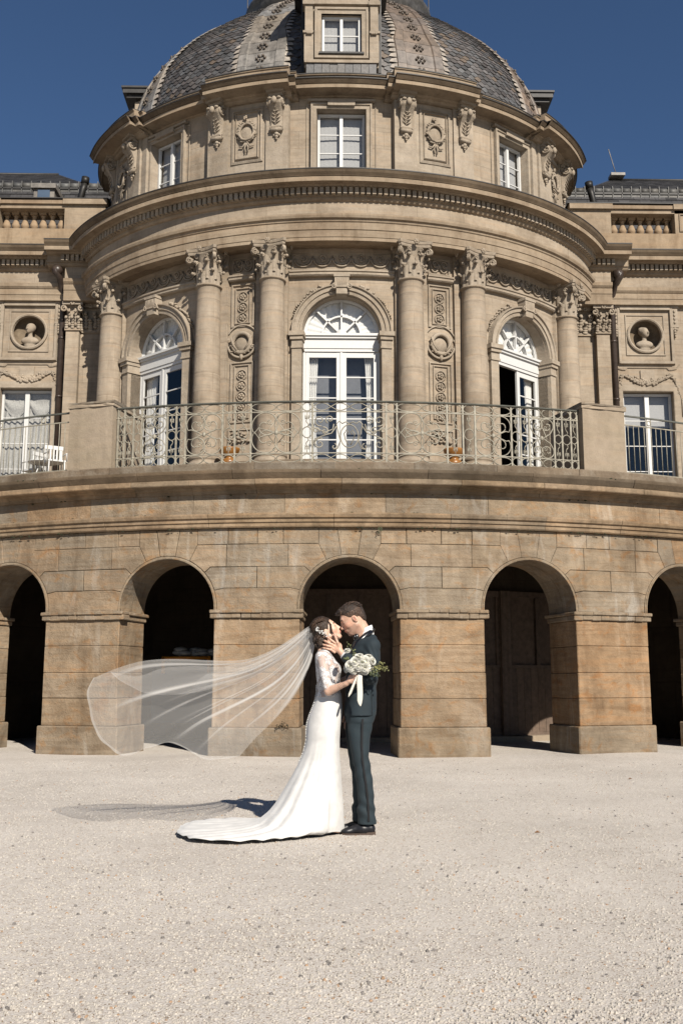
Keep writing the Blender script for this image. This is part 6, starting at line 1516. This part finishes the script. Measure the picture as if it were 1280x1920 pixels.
for i in range(NP_):
    u = i/NP_; hx, hy = hem_at(u); ang = math.atan2((hy-8.28)/.55, (hx+.42)/.5 if hx > -.42 else (hx+.42)/1.2)
    for j, z in enumerate(ZV):
        xb, xf = ib(BK, z), ib(FT, z); bs_ = max(xb, -.575); frac = (xb-bs_)/(-1.62-bs_)      # 0 at the waist, 1 at the train tip
        cx = (xf-.49)/2 if False else -.388; wid = np.interp(-z, [-1.105, -1.04, -.97, -.88, -.8, -.6, -.3, 0], [.112, .125, .146, .163, .165, .170, .22, .30])
        # body-hugging tube
        rx = (xf+.388) if math.cos(ang) > 0 else (-.388-bs_)
        tx = -.388+abs(rx)*math.cos(ang); ty = YC+wid*math.sin(ang)
        g_ = frac if hx < -.40 else max(0, (1-z/1.0))**3*.9
        s_ = g_ if hx < -.40 else g_
        if hx < -.40:
            g2 = max(0, min(1, frac))
            x = tx+(hx-tx)*g2; y = ty+(hy-ty)*g2**1.15
        else: x = tx+(hx-tx)*g_; y = ty+(hy-ty)*g_
        amp = .017*min(1, max(0, (.72-z)/.70))**1.5; fold = math.sin(u*2*PI*9+1.7*math.sin(u*17))*.65+math.sin(u*2*PI*17+2+2*math.sin(u*9))*.35
        dx_, dy_ = x+.45, y-YC; L = math.hypot(dx_, dy_) or 1
        x += dx_/L*amp*fold*(.6 if hx > -.4 else .8); y += dy_/L*amp*fold
        lift = 0.
        if z < .12: lift = (.012+.014*abs(math.sin(u*2*PI*11+.7*math.sin(u*31))))*min(1, frac*1.6)*(1 if j < len(ZV)-1 else .75)
        P.append((x, y, z if z > .12 else max(z*.75, .004)+lift))
SK.grid(P, NP_, len(ZV), [(i/NP_*3, z) for i in range(NP_) for z in ZV], True)
sk_o = SK.build('skirt', M['crepe'], brd)
md_ = sk_o.modifiers.new('smooth', 'SMOOTH'); md_.factor = .5; md_.iterations = 2; md2 = sk_o.modifiers.new('solid', 'SOLIDIFY'); md2.thickness = .003
# fine creases on the train
bb = MB()
for k in range(46):
    z = 1.16-.0135*k; x = ib(BK, z) if z < 1.105 else -.486-.02*(z-1.105); bb.blob((x-.003, YC-.030+.010*(k % 2), z), .0062, None, 7, 5)
bb.build('pearl_buttons', M['pearl'], brd)
hl2 = MB(); rr = random.Random(44)
for k in range(420):
    u = rr.uniform(.18, .80); hx, hy = hem_at(u); q = rr.uniform(.86, .985); x = -.6+(hx+.6)*q; y = 8.3+(hy-8.3)*q; hl2.blob((x, y, .040+rr.uniform(0, .006)), (rr.uniform(.006, .014), rr.uniform(.005, .011), .002), None, 6, 3)
hl2.build('lace_hem', M['lace'], brd) if False else None
# veil: gathered at the comb, blown out to the left
def veil_mat():
    m, nt, b = newmat('veil_tulle'); L = nt.links; at = N(nt, 'ShaderNodeAttribute', attribute_name='tint'); sc_ = N(nt, 'ShaderNodeSeparateColor'); L.new(at.outputs['Color'], sc_.inputs[0])
    tr = N(nt, 'ShaderNodeBsdfTransparent'); df = N(nt, 'ShaderNodeBsdfDiffuse'); tl = N(nt, 'ShaderNodeBsdfTranslucent'); mx0 = N(nt, 'ShaderNodeMixShader'); mx = N(nt, 'ShaderNodeMixShader')
    for n_ in (df, tl): n_.inputs['Color'].default_value = (.62, .605, .585, 1)
    mx0.inputs[0].default_value = .5; L.new(df.outputs[0], mx0.inputs[1]); L.new(tl.outputs[0], mx0.inputs[2])
    L.new(sc_.outputs[0], mx.inputs[0]); L.new(tr.outputs[0], mx.inputs[1]); L.new(mx0.outputs[0], mx.inputs[2]); L.new(mx.outputs[0], nt.nodes['Material Output'].inputs[0])
    nt.nodes.remove(b); return m
M['veil'] = veil_mat()
def spline(pts, n):
    pts = [np.array(p, float) for p in pts]; out = []
    d = np.concatenate([[0], np.cumsum([np.linalg.norm(b-a) for a, b in zip(pts, pts[1:])])]); m = len(pts)
    for i in range(n):
        s_ = d[-1]*i/(n-1); k = min(m-2, max(0, int(np.searchsorted(d, s_))-1)); t = (s_-d[k])/(d[k+1]-d[k]); p0, p1, p2, p3 = pts[max(0, k-1)], pts[k], pts[k+1], pts[min(m-1, k+2)]
        out.append(.5*((2*p1)+(-p0+p2)*t+(2*p0-5*p1+4*p2-p3)*t*t+(-p0+3*p1-3*p2+p3)*t**3))
    return np.array(out)
def sheet(top, bot, hem, nu, nv, amp, alpha, yoff=0, seed=1, ncre=16, y_end=0.):
    """top/bot: curves from the comb to the hem corners (x,z); hem: curve between the corners"""
    q = random.Random(seed); T_ = spline(top, nu); B_ = spline(bot, nu); H_ = spline(hem, nv); P = np.zeros((nu, nv, 3)); A = np.zeros((nu, nv))
    ph = [(q.uniform(3, 15), q.uniform(0, 6.3), q.uniform(.4, 1)) for _ in range(9)]
    cre = sorted([q.random()**1.0 for _ in range(ncre)]); cs = [(c_, q.uniform(.005, .014), q.uniform(.12, .5), q.uniform(.3, 1.)) for c_ in cre]
    for i in range(nu):
        u = i/(nu-1)
        for j in range(nv):
            v = j/(nv-1); c_ = (1-v)*T_[i]+v*B_[i]; hc_ = (1-v)*T_[-1]+v*B_[-1]; w_ = u**1.6; p = c_+(H_[j]-hc_)*w_
            f_ = sum(a*math.sin(k*v*2+p_+u*1.6*math.sin(p_)) for k, p_, a in ph)/4
            sag = .05*math.sin(PI*u)*math.sin(v*3+1)
            P[i, j] = (p[0]+.012*f_*u, YC+.03+yoff+y_end*u+amp*f_*(u**.8)+.10*math.sin(u*3.2+1.2*v)*u, p[1]+.010*u*math.sin(5*v+4*u))
            a = alpha*(1.0+.9*(1-u)**3)
            for cc_, wd, st_, ln in cs:
                if u < ln: dv = (v-cc_-.03*math.sin(u*4+cc_*30)*u)/(wd*(1.0)); a += st_*math.exp(-dv*dv)*min(1, (ln-u)*5)
            if u > .992 : a = .42
            A[i, j] = min(.93, a)
    return P, A
def add_sheet(name, P, A, parent):
    nu, nv = A.shape; me = bpy.data.meshes.new(name); v = P.reshape(-1, 3); F = [(i*nv+j, (i+1)*nv+j, (i+1)*nv+j+1, i*nv+j+1) for i in range(nu-1) for j in range(nv-1)]
    me.from_pydata(v.tolist(), [], F); me.polygons.foreach_set('use_smooth', [True]*len(F)); ca = me.color_attributes.new('tint', 'FLOAT_COLOR', 'POINT')
    ca.data.foreach_set('color', np.repeat(A.reshape(-1, 1), 4, 1).ravel()); me.materials.append(M['veil']); o = bpy.data.objects.new(name, me); C.objects.link(o); o.parent = parent; o.matrix_parent_inverse = pinv(parent); return o
top = [(-.492, 1.660), (-.56, 1.640), (-.64, 1.585), (-.78, 1.49), (-.90, 1.427), (-1.03, 1.378), (-1.167, 1.360), (-1.38, 1.362), (-1.585, 1.372), (-1.78, 1.372), (-1.96, 1.352), (-2.15, 1.295), (-2.304, 1.229)]
bot = [(-.500, 1.600), (-.51, 1.47), (-.55, 1.316), (-.657, 1.099), (-.809, .905), (-.981, .734), (-1.10, .60)]
hem = [(-2.304, 1.229), (-2.335, 1.14), (-2.33, 1.013), (-2.298, .863), (-2.197, .714), (-2.028, .608), (-1.85, .66), (-1.676, .70), (-1.545, .655), (-1.40, .575), (-1.25, .575), (-1.10, .60)]
P, A = sheet(top, bot, hem, 130, 260, .040, .25, 0, 5, 34)
q = random.Random(3)
for j in range(260): P[-1, j, 0] += .003*math.sin(j*.23); P[-1, j, 2] += .003*math.cos(j*.27)
vo = add_sheet('veil', P, A, brd)
top2 = [(-.492, 1.655), (-.60, 1.60), (-.78, 1.48), (-1.0, 1.375), (-1.25, 1.31), (-1.5, 1.315), (-1.75, 1.30), (-1.95, 1.24), (-2.16, 1.28)]
bot2 = [(-.495, 1.62), (-.60, 1.50), (-.80, 1.38), (-1.0, 1.29), (-1.15, 1.235), (-1.30, 1.225)]
hem2 = [(-2.16, 1.28), (-2.08, 1.22), (-1.98, 1.16), (-1.83, 1.10), (-1.65, 1.085), (-1.50, 1.11), (-1.42, 1.20), (-1.36, 1.245), (-1.30, 1.225)]
P, A = sheet(top2, bot2, hem2, 90, 150, .03, .16, -.06, 9, 8); add_sheet('veil_fold', P, A, brd)
vg = MB(); 
for r_, nm in ((bot, 0),): vg.tube([(p[0], YC+.03, p[1]) for p in spline(bot, 40)[2:36]], .0022, 4)
# ---- bouquet ----------------------------------------------------
bq = thing('bouquet', 'bouquet of white roses with trailing greenery and a white ribbon in the woman\'s hand', 'bouquet', (-.163, YC-.318, 1.22))
M['petal'] = cloth_mat('white_petals', (.83, .81, .74), .6, .3, 300); M['leaf'] = simple_mat('bouquet_leaves', (.10, .11, .055), .55, 0, 30, .4, .2, tint=True); M['ribbon'] = simple_mat('cream_satin_ribbon', (.80, .76, .68), .35, 0, 30, .06, .1, .5)
def rose(c_, r, ax_, seed, flat=1.):
    q = random.Random(seed); m_ = MB(); z = Vector(ax_).normalized(); x = z.cross(Vector((0, 0, 1))); x = x.normalized() if x.length > .1 else Vector((1, 0, 0)); y = z.cross(x)
    n = 20
    for k in range(n):
        u = k/n; a = k*2.4+q.uniform(-.35, .35); rad = r*(.12+.60*u)*q.uniform(.9, 1.1); tilt = .12+1.0*u*flat*q.uniform(.8, 1.15); P = []; hgt = r*(.95-.25*u); wd = r*(.34+.42*u)
        for i in range(6):
            v = i/5
            for j in range(6):
                w_ = (j-2.5)/2.5; aa = a+w_*wd/max(rad, r*.2)*.75; out = rad*(.55+.45*v)+hgt*v*math.sin(tilt)*.75+r*.10*max(0, v-.75)*4*(.3+u); up = -r*.35+hgt*v*math.cos(tilt)*1.05-r*.05*max(0, v-.8)*6*u+(q.uniform(-.05, .05)*r if i == 5 else 0)-abs(w_)**2*r*.12*v
                p = Vector(c_)+x*(out*math.cos(aa))+y*(out*math.sin(aa))+z*up; P.append(p)
        t = q.uniform(.93, 1.04); m_.grid(P, 6, 6, None, False, (t, t, t*.98))
    m_.blob(Vector(c_)-z*r*.25, r*.6, None, 8, 6, tint=(.9, .9, .75))
    return m_
RS = [((-.100, YC-.375, 1.342), .068, (.15, -.85, .35)), ((-.212, YC-.375, 1.315), .055, (-.45, -.85, .15)), ((-.145, YC-.365, 1.378), .058, (-.2, -.6, .7)), ((-.235, YC-.33, 1.435), .034, (-.3, -.5, .8)), ((-.145, YC-.39, 1.31), .042, (0, -1, 0)), ((-.05, YC-.345, 1.318), .046, (.8, -.6, .1)), ((-.095, YC-.37, 1.275), .040, (.2, -.8, -.5)), ((-.245, YC-.34, 1.29), .034, (-.9, -.5, -.1)), ((-.06, YC-.32, 1.385), .045, (.3, -.3, .9)), ((-.175, YC-.39, 1.345), .045, (-.2, -1, .2)), ((-.10, YC-.40, 1.30), .042, (0, -1, -.2)), ((-.19, YC-.37, 1.275), .036, (-.4, -.8, -.4)), ((-.035, YC-.37, 1.355), .038, (.7, -.7, .3))]
for k, (c_, r, ax_) in enumerate(RS): rose((c_[0]-.012, c_[1], c_[2]), r*.76, ax_, k).build('rose', M['petal'], bq)
fo_ = MB(); rr = random.Random(17)
def sprig(p0, p1, n, lr, col_):
    p0, p1 = Vector(p0), Vector(p1); pts = [p0.lerp(p1, i/6)+Vector((0, 0, .012*math.sin(PI*i/6))) for i in range(7)]; fo_.tube(pts, .0016, 4, tint=col_)
    for k in range(n):
        u = rr.uniform(.2, 1.0); p = p0.lerp(p1, u)+Vector([rr.gauss(0, .012) for _ in range(3)]); v = rr.uniform(.7, 1.5); fo_.blob(p, (lr, lr*.2, lr*.55), Matrix.Rotation(rr.uniform(0, 6), 3, 'Y') @ Matrix.Rotation(rr.uniform(-1, 1), 3, 'Z'), 6, 3, tint=tuple(c_*v for c_ in col_))
base = (-.13, YC-.33, 1.29)
for (d_, n, lr, cl) in (((.075, YC-.36, 1.305), 26, .011, (1.9, 1.7, 1.2)), ((.055, YC-.34, 1.335), 22, .010, (1.7, 1.5, 1.0)), ((.06, YC-.35, 1.285), 22, .010, (1.8, 1.6, 1.1)), ((.01, YC-.36, 1.245), 20, .012, (.9, 1, .9)), ((-.255, YC-.35, 1.37), 30, .013, (1, 1.1, .8)), ((-.235, YC-.33, 1.485), 16, .010, (1.3, 1.3, .9)), ((-.20, YC-.36, 1.42), 18, .011, (1, 1, .8)), ((-.04, YC-.33, 1.24), 16, .012, (.8, .9, .8)), ((-.15, YC-.40, 1.33), 18, .012, (1.2, 1.2, .7)), ((-.19, YC-.32, 1.13), 12, .010, (.8, .9, .6))): sprig(base, d_, n, lr, cl)
fo_.build('foliage', M['leaf'], bq)
stm = MB()
for k in range(7): a = k*.9; stm.tube([(-.150+.010*math.cos(a), YC-.318+.010*math.sin(a), 1.285), (-.163+.008*math.cos(a), YC-.318+.008*math.sin(a), 1.22), (-.170+.012*math.cos(a), YC-.318+.012*math.sin(a), 1.145)], .004, 5)
stm.build('stems', M['leaf'], bq)
rb_ = MB()
def ribbon(path, w_, tw_=.0):
    P = []
    for i, p in enumerate(path):
        a = tw_*i; ww = w_[i] if isinstance(w_, list) else w_
        for q in (-1, 0, 1): P.append((p[0]+q*ww*math.cos(a), p[1]+q*ww*math.sin(a)-(.004 if q == 0 else 0), p[2]+q*ww*.15))
    rb_.grid(P, len(path), 3)
ribbon([(-.150, YC-.352, 1.262), (-.148, YC-.362, 1.235), (-.150, YC-.362, 1.20), (-.148, YC-.358, 1.15), (-.146, YC-.356, 1.10), (-.148, YC-.354, 1.05), (-.146, YC-.352, 1.025), (-.143, YC-.352, 1.005)], [.010, .018, .021, .021, .021, .020, .013, .003], .02)
ribbon([(-.160, YC-.345, 1.255), (-.185, YC-.352, 1.20), (-.205, YC-.350, 1.15), (-.225, YC-.346, 1.10), (-.236, YC-.344, 1.075)], [.006, .009, .011, .012, .002], .12)
for e in (-1, 1): rb_.tube([(-.158, YC-.345, 1.268), (-.158+e*.03, YC-.360, 1.282), (-.158+e*.045, YC-.358, 1.262), (-.158+e*.02, YC-.352, 1.258)], [.006, .012, .012, .006], 6)
rb_.build('ribbon', M['ribbon'], bq)
# ================================================================ SMALL THINGS
# toy-like orange tool rack with covered crate inside the left arch
tk = thing('tool_cart', 'orange-barred blue cart with a crumpled plastic sheet, deep in the dark left arch', 'cart', (-3.05, 21.2, 0))
q = MB(); q.box(-3.95, -2.6, 20.9, 21.5, .35, 1.42); q.build('crate', simple_mat('blue_crate', (.03, .06, .10), .5), tk)
q = MB(); q.tube([(-3.72, 20.86, 1.66), (-2.75, 20.86, 1.67)], .035, 8)
for x in (-3.72, -2.78): q.tube([(x, 20.86, 1.35), (x, 20.86, 1.70)], .04, 8)
M['orange'] = simple_mat('orange_paint', (.85, .32, .03), .45); q.build('push_bar', M['orange'], tk)
for x in (-3.7, -2.85):
    for y in (20.95, 21.45): q = MB(); q.tube([(x, y-.04, .2), (x, y+.04, .2)], .2, 14); q.build('wheel', M['iron'], tk)
q = MB(); q.box(-3.85, -2.7, 20.85, 20.9, 1.42, 1.48)
for i in range(6): q.box(-3.6+i*.15, -3.52+i*.15, 20.85, 20.87, 1.50, 1.56)
q.build('rack', M['railtop'], tk)
q = MB(); rr = random.Random(8)
for i in range(14): q.blob((-3.2+rr.uniform(-.28, .5), 21.1+rr.uniform(-.1, .1), 1.74+rr.uniform(0, .10)), (.16, .12, .06), None, 8, 5)
q.build('plastic_sheet', simple_mat('pale_plastic', (.5, .5, .5), .3), tk)
# dry weed on the second pier
wd = MB(); rr = random.Random(2); c0 = T(TS(-4.15), .24, .46)
for k in range(40):
    a = rr.uniform(-.7, .7); p = Vector(c0)+Vector((a*.14, -rr.uniform(.0, .05), rr.uniform(-.01, .09)*(1.2-abs(a)))); wd.blob(p, (.012, .008, .008), Matrix.Rotation(rr.uniform(0, 3), 3, 'Y'), 5, 3)
for k in range(14): a = rr.uniform(-.08, .08); wd.tube([c0, (c0[0]+a*.6, c0[1]-.03, c0[2]+.03), (c0[0]+a, c0[1]-.04, c0[2]+rr.uniform(.02, .09))], .002, 3)
tag(wd.build('weed', simple_mat('dry_weed', (.07, .055, .03), .9), None), 'small dry weed growing on the ledge of the pier behind the veil', 'weed')
# ferny tufts in the joints
for sdeg, zz_, lb in ((1.9, 3.69, 'little green fern hanging from the joint above the central arch'),):
    q = MB(); c0 = Vector(T(TS(sdeg), .22, zz_))
    for k in range(30): p = c0+Vector((rr.gauss(0, .022), -rr.uniform(0, .02), rr.gauss(-.03, .03))); q.blob(p, (.009, .006, .008), Matrix.Rotation(rr.uniform(0, 3), 3, 'Y'), 5, 3)
    tag(q.build('fern', M['leaf'], None), lb, 'fern')
# pots in front of the relief panels, white garden chairs on the landing
for sg, lb in ((-1, 'glazed brown flower pot left of the central door, behind the railing'), (1, 'glazed brown flower pot right of the central door, behind the railing')):
    p = E(sg*S_of(20.3), .55, 6.14); t_ = thing('flower_pot', lb, 'pot', p); q = MB()
    q.lathe(p, [(.10, 0), (.16, .03), (.19, .10), (.17, .17), (.10, .21), (.13, .25), (.22, .33), (.25, .42), (.25, .45), (.22, .45), (.19, .38)], 20); q.build('bowl', M['terracotta'], t_)
    q = MB(); q.lathe(p, [(.21, .40), (.0, .41)], 16, cap=False); q.build('soil', M['iron'], t_)
def chair(x, y, rz, lb):
    t_ = thing('garden_chair', lb, 'chair', (x, y, 6.14), rz, 'white garden chairs beside the left wing'); bpy.context.view_layer.update()
    ca, sa = math.cos(rz), math.sin(rz); W_ = lambda a, b, c_: (x+a*ca-b*sa, y+a*sa+b*ca, 6.14+c_)
    q = MB(); q.box(-.22, .22, -.22, .22, .42, .46, W_); q.build('seat', M['white'], t_)
    q = MB(); q.box(-.24, .24, .20, .24, .80, .90, W_)
    for i in range(5): q.box(-.17+i*.08, -.13+i*.08, .205, .225, .46, .80, W_)
    q.build('backrest', M['white'], t_)
    for a, b, h in ((-.2, -.2, .44), (.2, -.2, .44), (-.22, .22, .88), (.22, .22, .88)): q = MB(); q.tube([W_(a, b, 0), W_(a*.95, b, h)], .018, 6); q.build('leg', M['white'], t_)
    for a in (-.24, .24): q = MB(); q.tube([W_(a, .22, .66), W_(a, -.2, .64), W_(a, -.2, .44)], .018, 6); q.build('armrest', M['white'], t_)
chair(-7.12, 24.4, .5, 'white garden chair nearest the left pedestal'); chair(-7.95, 25.5, -2.2, 'white garden chair farther left, half behind the first')
tb = thing('garden_table', 'small white garden table between the white chairs', 'table', (-7.6, 25.0, 5.98)); q = MB(); q.lathe((-7.6, 25.0, 5.98), [(.0, .70), (.36, .70), (.37, .72), (.36, .735)], 24); q.build('table_top', M['white'], tb)
for k in range(3): q = MB(); a = k*2.1; q.tube([(-7.6+.3*math.cos(a), 25.0+.3*math.sin(a), 6.14), (-7.6+.08*math.cos(a), 25.0+.08*math.sin(a), 6.68)], .015, 6); q.build('leg', M['white'], tb)
# fallen leaves
lv = [(-3.5, 6.8), (1.25, 8.1), (3.3, 12.4)]
for k, (x, y) in enumerate(lv):
    q = MB(); q.add([(x-.026, y, gz(x, y)+.012), (x, y-.018, gz(x, y)+.022), (x+.026, y+.004, gz(x, y)+.012), (x+.004, y+.022, gz(x, y)+.026)], [(0, 1, 2, 3)], None, (1, 1, 1)); q.add([(x-.026, y, gz(x, y)+.010), (x, y-.018, gz(x, y)+.020), (x+.026, y+.004, gz(x, y)+.010), (x+.004, y+.022, gz(x, y)+.024)], [(3, 2, 1, 0)])
    tag(q.build('dry_leaf', M['terracotta'], None), ['dry brown leaf on the gravel near the left edge', 'dry brown leaf on the gravel right of the man\'s shoes', 'dry brown leaf on the gravel near the right pier'][k], 'leaf', 'dry leaves on the gravel')
